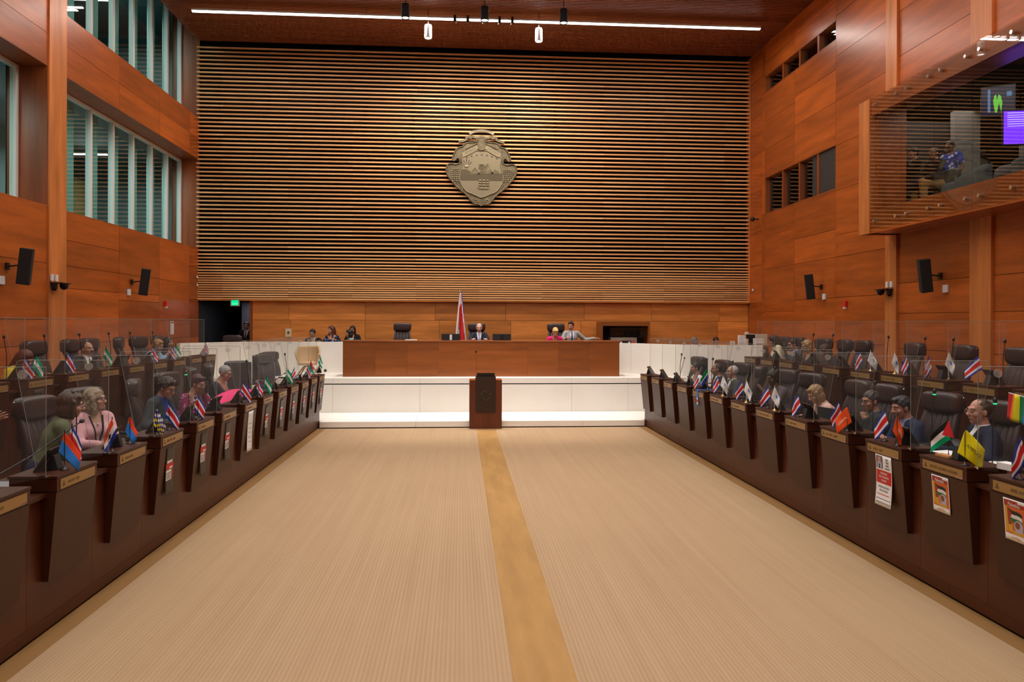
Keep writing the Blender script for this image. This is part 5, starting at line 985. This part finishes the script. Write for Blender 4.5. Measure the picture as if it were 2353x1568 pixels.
def hand_parts(pose, h):
    """right hand, wrist at the origin, fingers along +y, palm faces -z, thumb at -x"""
    key = ('hand', pose, h)
    if key in _cache: return _cache[key]
    P = [ell((0, .045, 0), (.041, .05, .015)), cap((0, -.015, 0), (0, .02, 0), .025, .024)]
    L = {'relax': (.35, .45, .35), 'spread': (.05, .08, .05), 'fist': (1.2, 1.5, 1.1), 'hold': (.7, .8, .6), 'point': (1.2, 1.5, 1.1)}[pose]
    for i, (x, ln) in enumerate(((-.030, .072), (-.010, .082), (.010, .076), (.028, .060))):
        c = L if not (pose == 'point' and i == 0) else (.05, .05, .05); p = np.array((x, .085 - abs(x) * .25, 0.)); fan = (x * 7 if pose == 'spread' else x * 1.5); a = 0.
        for q, (s, cc) in enumerate(((.45, c[0]), (.30, c[1]), (.25, c[2]))):
            a += cc; d = np.array((math.sin(fan) * math.cos(a), math.cos(a) * math.cos(fan), -math.sin(a))); n_ = p + d * ln * s; P.append(cap(p, n_, .0088 - .0008 * q, .0082 - .0008 * q)); p = n_
    t = np.array((-.034, .03, -.004)); e = np.array((-.062, .062, -.014)) if pose in ('spread', 'relax') else np.array((-.046, .064, -.026)); P += [cap(t, e, .0125, .010), cap(e, e + np.array((-.004 if pose == 'spread' else .010, .028, -.004)), .010, .008)]
    r = implicit(P, h, .006); _cache[key] = r; return r
def xfm(VQ, R, t, s=1.0, mir=False):
    V, Q = VQ
    if len(V) == 0: return V, Q
    V = V * s
    if mir: V = V * np.array((-1, 1, 1)); Q = Q[:, ::-1]
    return V @ np.asarray(R).T + t, Q
_pm = {}
def skin(c):
    if c not in _pm:
        m = mat('skin', c, .5, spec=.35); m.node_tree.nodes['Principled BSDF'].inputs['Subsurface Weight'].default_value = .0; _pm[c] = m
    return _pm[c]
def hairm(c):
    key = ('hair', c)
    if key not in _pm:
        m = mat('hair', c, .45, spec=.4); t = NT(m); v = t.mapped((60, 60, 7), False); n = t.noise(v, 1.6, 3); t.l(t.ramp(n, [(.3, tuple(a * .55 for a in c)), (.7, tuple(min(1, a * 1.5) for a in c))]), t.b.inputs['Base Color'])
        bp = t.new('ShaderNodeBump'); bp.inputs['Strength'].default_value = .6; bp.inputs['Distance'].default_value = .006; t.l(n, bp.inputs['Height']); t.l(bp.outputs[0], t.b.inputs['Normal']); _pm[key] = m
    return _pm[key]
def cloth(c, kind='plain'):
    key = (c, kind)
    if key not in _pm:
        m = mat('cloth', c, .8, spec=.2); t = NT(m)
        if kind != 'plain':
            v = t.mapped((1, 1, 1), False); vo = t.new('ShaderNodeTexVoronoi'); vo.inputs['Scale'].default_value = {'floral': 26, 'bold': 14, 'print': 11}[kind]; t.l(v, vo.inputs['Vector'])
            alt = {'floral': (.75, .62, .80), 'bold': (.18, .35, .85), 'print': (.75, .80, .85)}[kind]; r = t.ramp(vo.outputs['Distance'], [(.16, alt), (.28, c)]) if kind == 'floral' else t.ramp(vo.outputs['Distance'], [(.30, alt), (.36, c)])
            t.l(r, t.b.inputs['Base Color'])
        v = t.mapped((1, 1, 1), False); bp = t.new('ShaderNodeBump'); bp.inputs['Strength'].default_value = .5; bp.inputs['Distance'].default_value = .02; t.l(t.noise(v, 7, 2), bp.inputs['Height']); t.l(bp.outputs[0], t.b.inputs['Normal']); _pm[key] = m
    return _pm[key]
M_eye = mat('eye_white', (.75, .73, .70), .25); M_iris = mat('iris', (.03, .018, .01), .2); M_lens = clear('spectacle_lens', (.93, .93, .93), 1.5)
def person(loc, rz, label, group=None, skin_c=(.46, .24, .15), hair=('short', (.03, .018, .012)), top=('jacket', (.02, .025, .04)), shirt=(.75, .75, .78), tie=None, legs=(.02, .02, .025), lean=.12, side=0., head=(0., .1, 0.),
           la=None, ra=None, lh='relax', rh='relax', glasses=None, fem=False, sit=.52, vox=.012, scale=1.0, fat=1.0, stand=False, beard=None, extra=None, twist=0., see=None, plane='X', pole=None):
    """sits (or stands) facing local +y; la / ra = wrist targets (x, y, z over the floor)"""
    hs0 = .98 if fem else 1.03
    def head_at(st):
        R_q = np.array(Matrix.Rotation(-lean, 3, 'X') @ Matrix.Rotation(side, 3, 'Y') @ Matrix.Rotation(twist, 3, 'Z')); c = np.array((0, 0, .93 if stand else st)) + R_q @ np.array((0, -.012, .485)) + R_q @ np.array((0, .0, .05)) + rotm(*head) @ np.array((0, .03, .094))
        return np.array(Matrix.Rotation(rz, 3, 'Z')) @ c * scale + np.array(loc)
    if see:       # slide the seat along its row, and lift or lower it a little, until the head is where the photograph has it
        for _ in range(3):
            hw = head_at(sit); q = sight(see[0], see[1] + 25, 'X' if plane == 'X' else 'Y', hw[0] if plane == 'X' else hw[1]); i = 1 if plane == 'X' else 0
            loc = list(loc); loc[i] += float(q[i] - hw[i]); hw = head_at(sit); ht = hw[2] + (.125 + .012) * hs0
            want = float(sight(see[0], see[1], 'X' if plane == 'X' else 'Y', hw[0] if plane == 'X' else hw[1])[2]); dz_ = want - ht
            if not stand: sit = min(max(sit + dz_, .40), .66)
        if PRINT: print('%-60s dz %.3f sit %.2f' % (label[:60], dz_, sit))
    r_ = root('person', loc, rz, label, 'person', group); r_.scale = (scale,) * 3
    hv = .0055 if vox < .011 else .0075; sk = skin(skin_c); sw = (.150 if fem else .172) * (1 + (fat - 1) * .4)
    hp = .93 if stand else sit; P0 = np.array((0, 0, hp)); R = np.array(Matrix.Rotation(-lean, 3, 'X') @ Matrix.Rotation(side, 3, 'Y') @ Matrix.Rotation(twist, 3, 'Z'))
    T = lambda x, y, z: P0 + R @ np.array((x, y, z)); E = lambda c, r: ell(T(*c), r, R)
    f = fat
    torso = [E((0, 0, .02), (.165 * f, .125 * f, .12)), E((0, .01 * f, .14), (.145 * f, .112 * f, .15)), E((0, .0, .31), (.155 * (1 + (f - 1) * .5), .112 * f, .16)), cap(T(-sw + .045, -.01, .435), T(sw - .045, -.01, .435), .055), cap(T(0, -.01, .42), T(0, -.012, .52), .075, .052)]
    if fem: torso += [E((.07, .085, .30), (.06, .05, .06)), E((-.07, .085, .30), (.06, .05, .06))]
    def arm(sx, w):
        sh = T(sx * sw, -.01, .425)
        if w is None: w = (sx * .20, .36, hp + .16)
        w = np.array(w, float); d = w - sh; L = np.linalg.norm(d); U, Fo = .285, .265
        if L > U + Fo - .005: w = sh + d / L * (U + Fo - .005); d = w - sh; L = np.linalg.norm(d)
        a = (U * U - Fo * Fo + L * L) / (2 * L); hgt = math.sqrt(max(U * U - a * a, 0)); pole = np.array((sx * .55, -.35, -.9)) if w[2] < hp + .42 else np.array((sx * .30, .30, -1.0)); pole = pole - d * (pole @ d) / (L * L); pole /= np.linalg.norm(pole)
        el = sh + d / L * a + pole * hgt; return sh, el, w
    nk = T(0, -.012, .485); hd = rotm(*head); hs = .98 if fem else 1.03; hc = nk + R @ np.array((0, .0, .05)) + hd @ np.array((0, .03, .094))
    FACE = {'chin': (.03, .12, -.20), 'ear': (.125, .05, -.15), 'cheek': (.075, .13, -.19), 'front': (.03, .24, -.16)}
    fw = lambda sx, w: hc + hd @ np.array((sx * FACE[w][0], FACE[w][1], FACE[w][2])) if isinstance(w, str) else w
    A = {sx: arm(sx, fw(sx, w)) for sx, w in ((-1, la), (1, ra))}
    sl = []; bare = []
    for sx, (sh, el, w) in A.items():
        wc = w + (el - w) * .10; sl += [cap(sh, el, .048 * (1 + (f - 1) * .4), .040), cap(el, wc, .040, .031)]; bare += [cap(sh, el, .044, .036), cap(el, w, .036, .024)]
    if stand: kn = {s: np.array((s * .10, .02, .50)) for s in (-1, 1)}; an = {s: np.array((s * .11, -.02, .09)) for s in (-1, 1)}
    else: kn = {s: np.array((s * .13, .40, sit - .01)) for s in (-1, 1)}; an = {s: np.array((s * .12, .38, .09)) for s in (-1, 1)}
    lg = []; ft = []
    for s in (-1, 1): lg += [cap(np.array((s * .085, .0, hp - .02)), kn[s], .085 * f, .062), cap(kn[s], an[s], .058, .042)]; ft += [cap(an[s] + (0, -.03, -.045), an[s] + (0, .15, -.055), .038, .033)]
    Hb = xfm(head_parts(fem, hv), hd, hc, hs)
    B = implicit(torso + bare + lg + ft + [cap(T(0, -.015, .47), hc + hd @ np.array((0, -.03, -.09)), .053, .046)], vox, .03)
    hands = []
    for sx, ps in ((-1, lh), (1, rh)):
        sh, el, w = A[sx]; d = (w - el) / np.linalg.norm(w - el); pal = np.array((-sx * .35, -.1, -1.0)) if ps in ('relax', 'fist') else np.array((-sx * .9, .5, -.1))
        z_ = -(pal - d * (pal @ d)); z_ /= np.linalg.norm(z_); x_ = np.cross(d, z_)
        hands.append(xfm(hand_parts(ps, .005 if vox < .011 else .007), np.stack([x_, d, z_], 1), w, .95 if fem else 1.03, mir=(sx < 0)) + (0,))
    Rt = R.T
    def tf(X, Y, Z): x, y, z = X - P0[0], Y - P0[1], Z - P0[2]; return Rt[0][0] * x + Rt[0][1] * y + Rt[0][2] * z, Rt[1][0] * x + Rt[1][1] * y + Rt[1][2] * z, Rt[2][0] * x + Rt[2][1] * y + Rt[2][2] * z
    body = link('body', np_mesh('body', [B + (0,), Hb + (0,)] + hands, [sk]), r_)
    def add(nm, VQ, m, par=r_): return link(nm, np_mesh(nm, [tuple(VQ) + (0,)], [m]), par)
    # clothes
    kind, tc = top[0], top[1]; pat = top[2] if len(top) > 2 else 'plain'
    neckcut = [cap(hc + hd @ np.array((0, -.01, -.10)), T(0, .0, .56), .2)]
    kt = lambda X, Y, Z: tf(X, Y, Z)[2] - .475 - np.maximum(0, -tf(X, Y, Z)[1]) * .25
    if kind == 'jacket':
        add('shirt', implicit(torso, vox, .03, inflate=.007, keep=lambda X, Y, Z: np.maximum(tf(X, Y, Z)[2] - .515 + (1.3 * np.clip(tf(X, Y, Z)[1], 0, .12) if fem else 0), .0 - tf(X, Y, Z)[1] * .0 - tf(X, Y, Z)[2])), cloth(shirt))
        def kj(X, Y, Z):
            x, y, z = tf(X, Y, Z); vv = np.minimum((.055 + .0 * x) * np.clip((z - .14) / .30, 0, 1.3) - np.abs(x), y + .02); return np.maximum(np.maximum(z - .505, -(z + .10)) if False else z - .505, vv)
        kj2 = lambda X, Y, Z: np.maximum(kj(X, Y, Z), -(tf(X, Y, Z)[2] + .16))
        jk = implicit(torso, vox, .03, inflate=.017, keep=kj2, post=sl); jo = add('jacket', jk, cloth(tc, pat))
        if len(top) > 3:
            def kl(X, Y, Z): x, y, z = tf(X, Y, Z); e = .055 * np.clip((z - .14) / .30, 0, 1.3); return np.maximum(np.maximum(np.abs(np.abs(x) - e - .008) - .008, -y), np.maximum(z - .47, .06 - z))
            add('lapel_trim', implicit(torso, .007, .03, inflate=.025, keep=kl), cloth(top[3]), jo)
        if tie: add('tie', implicit(torso,   .007, .03, inflate=.014, keep=lambda X, Y, Z: np.maximum(np.maximum(np.abs(tf(X, Y, Z)[0]) - .014 - .016 * np.clip((.45 - tf(X, Y, Z)[2]) / .3, 0, 1), -tf(X, Y, Z)[1]), np.maximum(tf(X, Y, Z)[2] - .465, .08 - tf(X, Y, Z)[2]))), cloth(tie))
        add('collar', implicit([cap(T(0, -.016, .46), T(0, -.012, .505), .066, .060)], .006, .01, cuts=[cap(T(0, -.012, .42), T(0, -.008, .56), .054), ell(T(0, .075, .50), (.018, .05, .045))]), cloth(shirt))
    else:
        ks = lambda X, Y, Z: np.maximum(tf(X, Y, Z)[2] - .47 + np.clip(tf(X, Y, Z)[1], 0, .1) * (1.0 if fem else .3), -(tf(X, Y, Z)[2] + .16))
        s2 = sl
        if kind == 'tee': s2 = [cap(A[s][0], A[s][0] + (A[s][1] - A[s][0]) * .6, .056, .052) for s in (-1, 1)]
        add('shirt' if kind == 'tee' else 'blouse', implicit(torso, vox, .03, inflate=.014, keep=ks, post=s2), cloth(tc, pat))
    add('trousers', implicit([E((0, 0, .02), (.165 * f, .125 * f, .12))] + lg, max(vox, .014), .03, inflate=.022, keep=lambda X, Y, Z: tf(X, Y, Z)[2] - .10), cloth(legs))
    add('shoes', implicit(ft, .012, .01, inflate=.010), M_blackm)
    # head details
    ho = link('hair', np_mesh('hair', [xfm(hair_parts(hair[0], hv), hd, hc, hs) + (0,)], [hairm(hair[1])]), r_)
    HM = Matrix([list(a) + [b] for a, b in zip(hd * hs, hc)] + [[0, 0, 0, 1]])
    for sx in (-1, 1):
        MB().ball((sx * .031, .081, .009), (.011, .010, .0050), 0, 10, 6).ball((sx * .031, .0875, .009), (.0052, .005, .0052), 1, 8, 6).xf(HM).build('eye', [M_eye, M_iris], body)
        MB().tube([(sx * .016, .098, .026), (sx * .033, .094, .032), (sx * .048, .082, .027)], [.003, .004, .0025], n=6).xf(HM).build('eyebrow', cloth(hair[1] if sum(hair[1]) < .5 else (.15, .09, .05)), body)
    MB().ball((0, .0875, -.0565), (.022, .0085, .0065), 0, 10, 6).xf(HM).build('lips', skin(tuple(min(1, c * k) for c, k in zip(skin_c, (.85, .5, .5)))), body)
    if beard == 'moustache': MB().ball((.012, .100, -.042), (.016, .008, .006)).ball((-.012, .100, -.042), (.016, .008, .006)).xf(HM).build('moustache', cloth(hair[1]), body)
    if glasses:
        g = MB()
        for sx in (-1, 1):
            g.tube([(sx * .033 + .023 * math.cos(a), .109 - abs(sx * .033 + .023 * math.cos(a)) * .16, .008 + .018 * math.sin(a)) for a in [2 * PI * i / 14 for i in range(15)]], .0022, n=6)
            g.tube([(sx * .056, .099, .012), (sx * .077, .05, .012), (sx * .079, -.01, .008)], .002, n=6)
        g.tube([(-.011, .109, .012), (.011, .109, .012)], .002, n=6).xf(HM).build('glasses', mat('spectacle_frame', glasses, .3), r_)
    return r_, dict(T=T, A=A, hc=hc, hd=hd, HM=HM)
# ================================================================ WHO IS THERE
def sit_at(t_, px, xo, **k):
    s, X, dz, fz = TI[t_]; q = sight(px, 850, 'X', X + s * xo); return (X + s * xo, float(q[1]), fz)
LF, RF = -PI / 2, PI / 2
HA = dict(black=(.012, .010, .010), brown=(.05, .022, .012), dk=(.025, .014, .009), blonde=(.36, .22, .09), ash=(.24, .18, .12), grey=(.26, .26, .27), plum=(.055, .008, .014), red=(.09, .025, .014))
tan, fair, dark, olive = (.42, .21, .13), (.55, .31, .23), (.10, .045, .028), (.34, .16, .09)
G1, G2, G3 = 'people along the left desks', 'people along the right desks', 'people on the stage'
p_, I = person(sit_at('fl', 150, .72), LF + .55, 'woman in an olive green jacket leaning to the woman in pink', G1, fair, ('bob', HA['brown']), ('jacket', (.105, .115, .060)), (.08, .08, .05), lean=.35, head=(-.1, .15, .1), la=(-.05, .42, .66), ra=(.12, .46, .70), lh='hold', glasses=(.3, .25, .25), fem=True, vox=.010, sit=.50, legs=(.02, .02, .05), see=(163, 898))
p_, I = person(sit_at('fl', 224, .92), LF - .75, 'woman in a pale pink jacket with black edging and black glasses', G1, fair, ('wavy', HA['ash']), ('jacket', (.66, .36, .40), 'plain', (.008, .008, .012)), (.66, .36, .40), lean=.02, head=(.75, -.05, .05), la=(-.04, .40, .70), ra=(.08, .38, .72), lh='hold', rh='hold', glasses=(.01, .01, .01), fem=True, vox=.010, legs=(.03, .03, .07), see=(219, 891))
T_ = I['T']; MB().ball(tuple(T_(0, .115, .38)), .012, 0, 8, 6).build('pendant', M_chrome, p_)
p_, I = person(sit_at('fl', 376, .90), LF - .15, 'man in a grey suit and blue shirt looking down through glasses', G1, (.36, .17, .10), ('curly', HA['dk']), ('jacket', (.035, .048, .055)), (.02, .06, .35), lean=.38, head=(-.15, .35, 0), la=(-.1, .45, .74), ra=(.2, .40, .76), glasses=(.01, .01, .01), vox=.010, see=(383, 867))
p_, I = person(sit_at('fl', 448, .95), LF - .35, 'woman in a magenta patterned blouse holding a telephone to her ear', G1, (.40, .18, .13), ('updo', HA['plum']), ('blouse', (.22, .015, .08), 'floral'), lean=.32, head=(.0, .25, 0), la='ear', ra=(.1, .40, .74), lh='hold', glasses=(.3, .15, .1), fem=True, vox=.010, fat=1.3, see=(455, 862))
h = Matrix.Translation(p_.location) @ Matrix.Rotation(p_.rotation_euler.z, 4, 'Z'); ph = root('telephone_handset', tuple(h @ Vector(tuple(I['A'][-1][2] + np.array((0, .035, .10))))), 0, 'black telephone handset held by the woman in magenta', 'phone'); cushion(MB(), (0, 0, 0), (.02, .025, .09), .5, .5).build('handset', M_black, ph)
MB().tube([(0, 0, -.08), (.05, .03, -.16), (.10, .06, -.28), (.08, .05, -.42)], .006, n=6).build('cord', M_white, ph)
p_, I = person(sit_at('fl', 508, .90), LF - .15, 'woman with short grey hair and a black top', G1, (.40, .21, .14), ('short', HA['grey']), ('blouse', (.012, .014, .025)), lean=.25, head=(-.1, .3, 0), la=(.10, .42, .78), ra=(.0, .5, .76), glasses=(.02, .02, .02), fem=True, vox=.012, fat=1.15, see=(517, 839))
person(sit_at('rl', 38, .80), LF - .1, 'woman in a yellow jacket bending over her desk', G1, (.42, .20, .13), ('long', HA['red']), ('jacket', (.62, .46, .03)), (.62, .46, .03), lean=.40, head=(-.2, .55, 0), la=(-.2, .42, .78), ra='cheek', rh='fist', fem=True, vox=.012, fat=1.1, see=(58, 803))
person(sit_at('rl', 196, .95), LF - .55, 'man with a moustache in a dark suit leaning back', G1, (.44, .22, .14), ('receding', HA['dk']), ('jacket', (.022, .025, .03)), (.75, .77, .8), tie=(.05, .05, .09), lean=-.02, side=-.12, head=(.1, -.05, .1), beard='moustache', vox=.012, see=(201, 783))
person(sit_at('rl', 352, .92), LF - .1, 'woman in a pale blue jacket looking at a phone', G1, (.46, .24, .16), ('bob', (.33, .17, .07)), ('jacket', (.30, .46, .68)), (.03, .03, .04), lean=.32, head=(-.15, .35, 0), la=(-.05, .42, .86), ra=(.1, .42, .86), fem=True, vox=.012, fat=1.15, see=(363, 779))
person(sit_at('rl', 386, .95), LF - .1, 'dark haired woman in black smiling to the side, left back row', G1, (.46, .25, .17), ('long', HA['black']), ('jacket', (.012, .013, .018)), (.02, .02, .025), lean=.12, head=(-.05, .0, 0), fem=True, vox=.012, see=(386, 774))
# hand reaching in from the left edge: its owner sits outside the picture
W_ = Vector(sight(2, 960, 'X', -3.95)); L_ = Vector((-4.45, float(W_.y) - .2, .38)); w_ = Matrix.Rotation(-(LF + .55), 3, 'Z') @ (W_ - L_)
person(tuple(L_), LF + .55, 'person outside the left edge whose open hand reaches into the picture', G1, (.55, .27, .18), ('short', HA['dk']), ('jacket', (.03, .03, .035)), (.6, .6, .6), lean=.0, la=tuple(w_), ra=(.2, .35, .72), lh='spread', vox=.012)
# right rows
person(sit_at('fr', 1604, .95), RF - .05, 'person in a loose white top with short dark hair by the stage', G2, (.42, .21, .14), ('short', HA['black']), ('blouse', (.72, .80, .74)), lean=.15, head=(.05, .0, 0), la=(-.25, .4, .80), ra=(.2, .4, .80), fem=True, vox=.012, fat=1.3, see=(1598, 832))
person(sit_at('fr', 1648, .92), RF - .1, 'man in a dark suit with a red tie', G2, (.32, .15, .09), ('receding', HA['dk']), ('jacket', (.015, .018, .025)), (.7, .7, .75), tie=(.45, .02, .04), lean=.10, head=(-.1, .05, 0), vox=.012, see=(1647, 833))
person(sit_at('fr', 1683, .96), RF, 'white haired man with glasses in a grey suit', G2, (.52, .27, .20), ('receding', (.45, .45, .45)), ('jacket', (.05, .06, .06)), (.7, .7, .7), lean=.10, head=(.1, .0, 0), glasses=(.1, .1, .1), vox=.012, see=(1682, 838))
person(sit_at('fr', 1779, .92), RF + .15, 'dark skinned woman with braided hair holding up her hand', G2, dark, ('braids', (.02, .014, .008)), ('jacket', (.085, .065, .075)), (.02, .02, .04), lean=.30, head=(.15, .2, 0), la='front', ra=(.15, .45, .76), lh='spread', glasses=(.05, .03, .02), fem=True, vox=.010, fat=1.2, see=(1776, 850))
person(sit_at('fr', 1882, .86), RF - .15, 'blonde woman in a pale pink jacket bowing her head', G2, (.52, .27, .21), ('bob', (.30, .18, .085)), ('jacket', (.66, .42, .36)), (.6, .35, .3), lean=.42, head=(.25, .45, 0), la=(-.2, .42, .76), ra='cheek', rh='fist', fem=True, vox=.010, fat=1.15, see=(1874, 884))
person(sit_at('fr', 2004, .92), RF - .25, 'pensive man with glasses resting his chin on his hand', G2, (.40, .20, .13), ('short', (.05, .045, .045)), ('jacket', (.022, .026, .028)), (.10, .16, .15), tie=(.05, .16, .13), lean=.22, head=(.35, .12, 0), la='chin', ra=(.2, .4, .75), lh='fist', glasses=(.01, .01, .01), vox=.010, fat=1.15, see=(2001, 896))
person(sit_at('fr', 2090, .90), RF - .1, 'man with combed dark hair in a navy suit', G2, (.42, .20, .14), ('quiff', (.018, .020, .022)), ('jacket', (.018, .030, .075)), (.35, .40, .60), tie=(.18, .04, .05), lean=.30, head=(.1, .20, 0), la=(-.15, .42, .76), ra=(.1, .42, .76), vox=.010, fat=1.15, see=(2072, 908))
p_, I = person(sit_at('fr', 2246, .88), RF - .30, 'man in a navy jacket and open white shirt with a yellow ribbon', G2, (.52, .26, .19), ('receding', (.035, .020, .012)), ('jacket', (.012, .018, .042)), (.78, .78, .82), lean=.12, head=(.25, .0, 0), la=(-.42, .38, .80), ra=(.22, .40, .76), lh='fist', glasses=(.35, .2, .15), vox=.0095, fat=1.2, see=(2250, 913))
T_ = I['T']; q = T_(-.11, .14, .36); MB().tube([tuple(q + np.array(d)) for d in ((-.010, 0, -.022), (0, .004, .012), (.004, .004, .018), (-.004, .004, .012), (.010, 0, -.022))], .004, n=5).build('yellow_ribbon', FC['y'], p_)
person(sit_at('rr', 1778, 1.0), RF - .2, 'long haired woman in a cream jacket at the far end of the right back row', G2, (.42, .21, .14), ('long', HA['brown']), ('jacket', (.72, .64, .46)), (.7, .6, .45), lean=.25, head=(0, .45, 0), fem=True, vox=.013, see=(1776, 769))
person(sit_at('rr', 1822, .95), RF - .1, 'man in a blue suit with his hand at his mouth', G2, (.40, .20, .13), ('short', HA['dk']), ('jacket', (.05, .065, .11)), (.5, .55, .65), lean=.22, head=(.1, .2, 0), la='chin', lh='fist', glasses=(.02, .02, .02), vox=.013, see=(1822, 777))
person(sit_at('rr', 1852, .95), RF - .1, 'blonde woman with dark glasses in black, right back row', G2, (.50, .27, .19), ('bob', (.40, .24, .10)), ('blouse', (.02, .03, .04)), lean=.22, head=(.1, .25, 0), glasses=(.02, .02, .02), fem=True, vox=.013, see=(1854, 781))
person(sit_at('rr', 1898, .92), RF - .3, 'brown haired person bending low, right back row', G2, (.36, .18, .11), ('bob', (.06, .025, .014)), ('jacket', (.02, .02, .025)), lean=.4, head=(0, .5, 0), fem=True, vox=.013, see=(1896, 791))
# stage
def stage_at(px, y, z): q = sight(px, 760, 'Y', y); return (float(q[0]), y, z)
person(stage_at(1101, 20.15, 1.12), PI, 'grey haired president of the session in a dark suit and pale tie', G3, (.58, .32, .24), ('receding', (.30, .24, .18)), ('jacket', (.018, .022, .035)), (.8, .8, .85), tie=(.30, .32, .60), lean=.12, head=(0, .15, 0), la=(-.2, .42, .80), ra=(.2, .42, .80), vox=.013, see=(1101, 742), plane='Y')
person(stage_at(1275, 20.0, 1.10), PI, 'blonde woman in bright pink bowing behind the presiding desk', G3, (.52, .28, .20), ('updo', (.50, .34, .14)), ('jacket', (.60, .01, .14)), (.02, .02, .05), lean=.42, head=(0, .55, 0), fem=True, vox=.013, see=(1276, 754), plane='Y')
person(stage_at(1315, 20.1, 1.16), PI, 'man in a light grey suit stretching his arm along the desk', G3, (.48, .24, .17), ('quiff', (.03, .015, .01)), ('jacket', (.30, .30, .30)), (.65, .65, .75), tie=(.04, .02, .12), lean=.02, head=(-.45, .1, 0), la=(-.62, .10, .80), ra=(.2, .3, .8), glasses=(.05, .04, .04), vox=.013, see=(1312, 738), plane='Y')
person(stage_at(718, 21.0, .98), PI - .1, 'man with glasses in a black jacket behind the left stage wall', G3, (.46, .22, .16), ('short', HA['black']), ('jacket', (.012, .014, .02)), (.7, .68, .68), lean=.22, head=(-.1, .25, 0), la=(-.15, .4, .85), ra='chin', glasses=(.02, .02, .02), vox=.013, see=(718, 755.5), plane='Y')
person(stage_at(766, 20.95, 1.03), PI - .4, 'smiling woman with long brown hair in a black and blue blouse', G3, (.50, .26, .18), ('long', HA['red']), ('blouse', (.01, .012, .03), 'bold'), lean=.05, head=(-.35, .05, 0), la=(-.3, .3, .85), ra=(.2, .35, .8), fem=True, vox=.013, see=(761, 748), plane='Y')
person(stage_at(799, 20.95, .95), PI / 2 + .3, 'dark haired woman in turquoise seen in profile behind the left stage wall', G3, (.44, .22, .15), ('bob', HA['black']), ('blouse', (.05, .50, .58)), lean=.05, head=(.2, 0, 0), fem=True, vox=.013, scale=.95, see=(802, 756), plane='Y')
person(stage_at(808, 21.6, 1.02), PI - .1, 'long haired woman in black behind the profile of another, left stage', G3, (.42, .2, .14), ('long', HA['black']), ('jacket', (.012, .012, .016)), lean=.08, head=(0, .1, 0), fem=True, vox=.013, see=(810, 748), plane='Y')
person(stage_at(1596, 20.3, .62), PI + .6, 'grey haired man behind the right stage wall, only his head showing', G3, (.36, .19, .14), ('short', (.16, .14, .13)), ('jacket', (.02, .02, .03)), lean=.1, head=(.3, .1, 0), vox=.013, see=(1596, 774), plane='Y')
person(stage_at(1645, 21.0, .66), PI + .1, 'dark haired man looking down behind the right stage wall', G3, (.40, .2, .14), ('short', HA['dk']), ('jacket', (.02, .02, .025)), lean=.1, head=(.0, .25, 0), vox=.013, see=(1645, 774), plane='Y')
person(stage_at(567, 22.85, .70), PI, 'man in a black suit standing in the dark doorway', G3, (.34, .17, .11), ('short', HA['dk']), ('jacket', (.010, .010, .012)), (.5, .5, .5), tie=(.02, .02, .02), stand=True, la=(-.04, .22, 1.10), ra=(.04, .22, 1.10), lean=0, vox=.014, see=(566, 737), plane='Y')
# gallery
q = sight(2184, 380, 'X', 10.5); person((10.5, float(q[1]), 4.65), RF + .3, 'person in a bright blue printed shirt standing in the glass gallery', 'people in the gallery', (.22, .10, .06), ('short', HA['black']), ('tee', (.03, .06, .55), 'print'), stand=True, la=(-.25, .1, .85), ra=(.25, .12, .85), lean=.0, legs=(.03, .06, .14), head=(0, 0, 0), vox=.012)
q = sight(2150, 400, 'X', 9.5); person((9.5, float(q[1]), 4.66), RF + .15, 'bald man in a dark shirt and khaki trousers seated in the gallery', 'people in the gallery', (.40, .2, .13), ('receding', HA['dk']), ('jacket', (.045, .03, .03)), (.05, .04, .04), lean=.05, head=(.1, .1, 0), la=(-.12, .36, .62), ra=(.12, .36, .62), legs=(.42, .24, .09), glasses=(.01, .01, .01), vox=.012)
q = sight(2098, 410, 'X', 9.0); person((9.05, float(q[1]) + .1, 4.66), RF - .2, 'person in black gesturing with both hands in the gallery', 'people in the gallery', (.52, .28, .2), ('short', HA['black']), ('jacket', (.008, .008, .01)), (.5, .5, .5), lean=-.05, head=(.2, 0, 0), la=(-.10, .38, .95), ra=(.2, .42, 1.10), lh='spread', rh='point', vox=.012)
for i, (px, X, lb) in enumerate(((2215, 9.7, 'round grey armchair before the blue shirt in the gallery'), (2345, 9.6, 'round grey armchair at the right edge of the gallery'))):
    q = sight(px, 430, 'X', X); r = root('round_armchair', (X, float(q[1]), 4.65), RF - .5, lb, 'armchair', 'round grey armchairs in the gallery'); M_gf = mat('grey_felt', (.12, .14, .155), .9)
    MB().grid(lambda u, v: (.42 * math.cos(PI * (1.0 + 1.3 * u) - .47), .40 * math.sin(PI * (1.0 + 1.3 * u) - .47), .12 + v * (.35 + .32 * math.sin(u * PI))), 28, 8).build('shell', M_gf, r, solid=.13); cushion(MB(), (0, .02, .36), (.36, .36, .12), .5, .7).build('seat', M_gf, r); MB().lathe([(.22, 0), (.22, .03), (.05, .05), (.05, .25)], n=16).build('foot', M_black, r)
for nm, px, X, z0 in (('gallery_chair', 2150, 9.62, 4.65), ('gallery_chair', 2095, 9.15, 4.65)):
    q = sight(px, 420, 'X', X); r = chair(X + .12, float(q[1]) + (.1 if px < 2100 else 0), z0, RF + .1, 'dark chair under the %s in the gallery' % ('gesturing person' if px < 2100 else 'man in khaki trousers'), 'g', 'gallery chairs', .72)
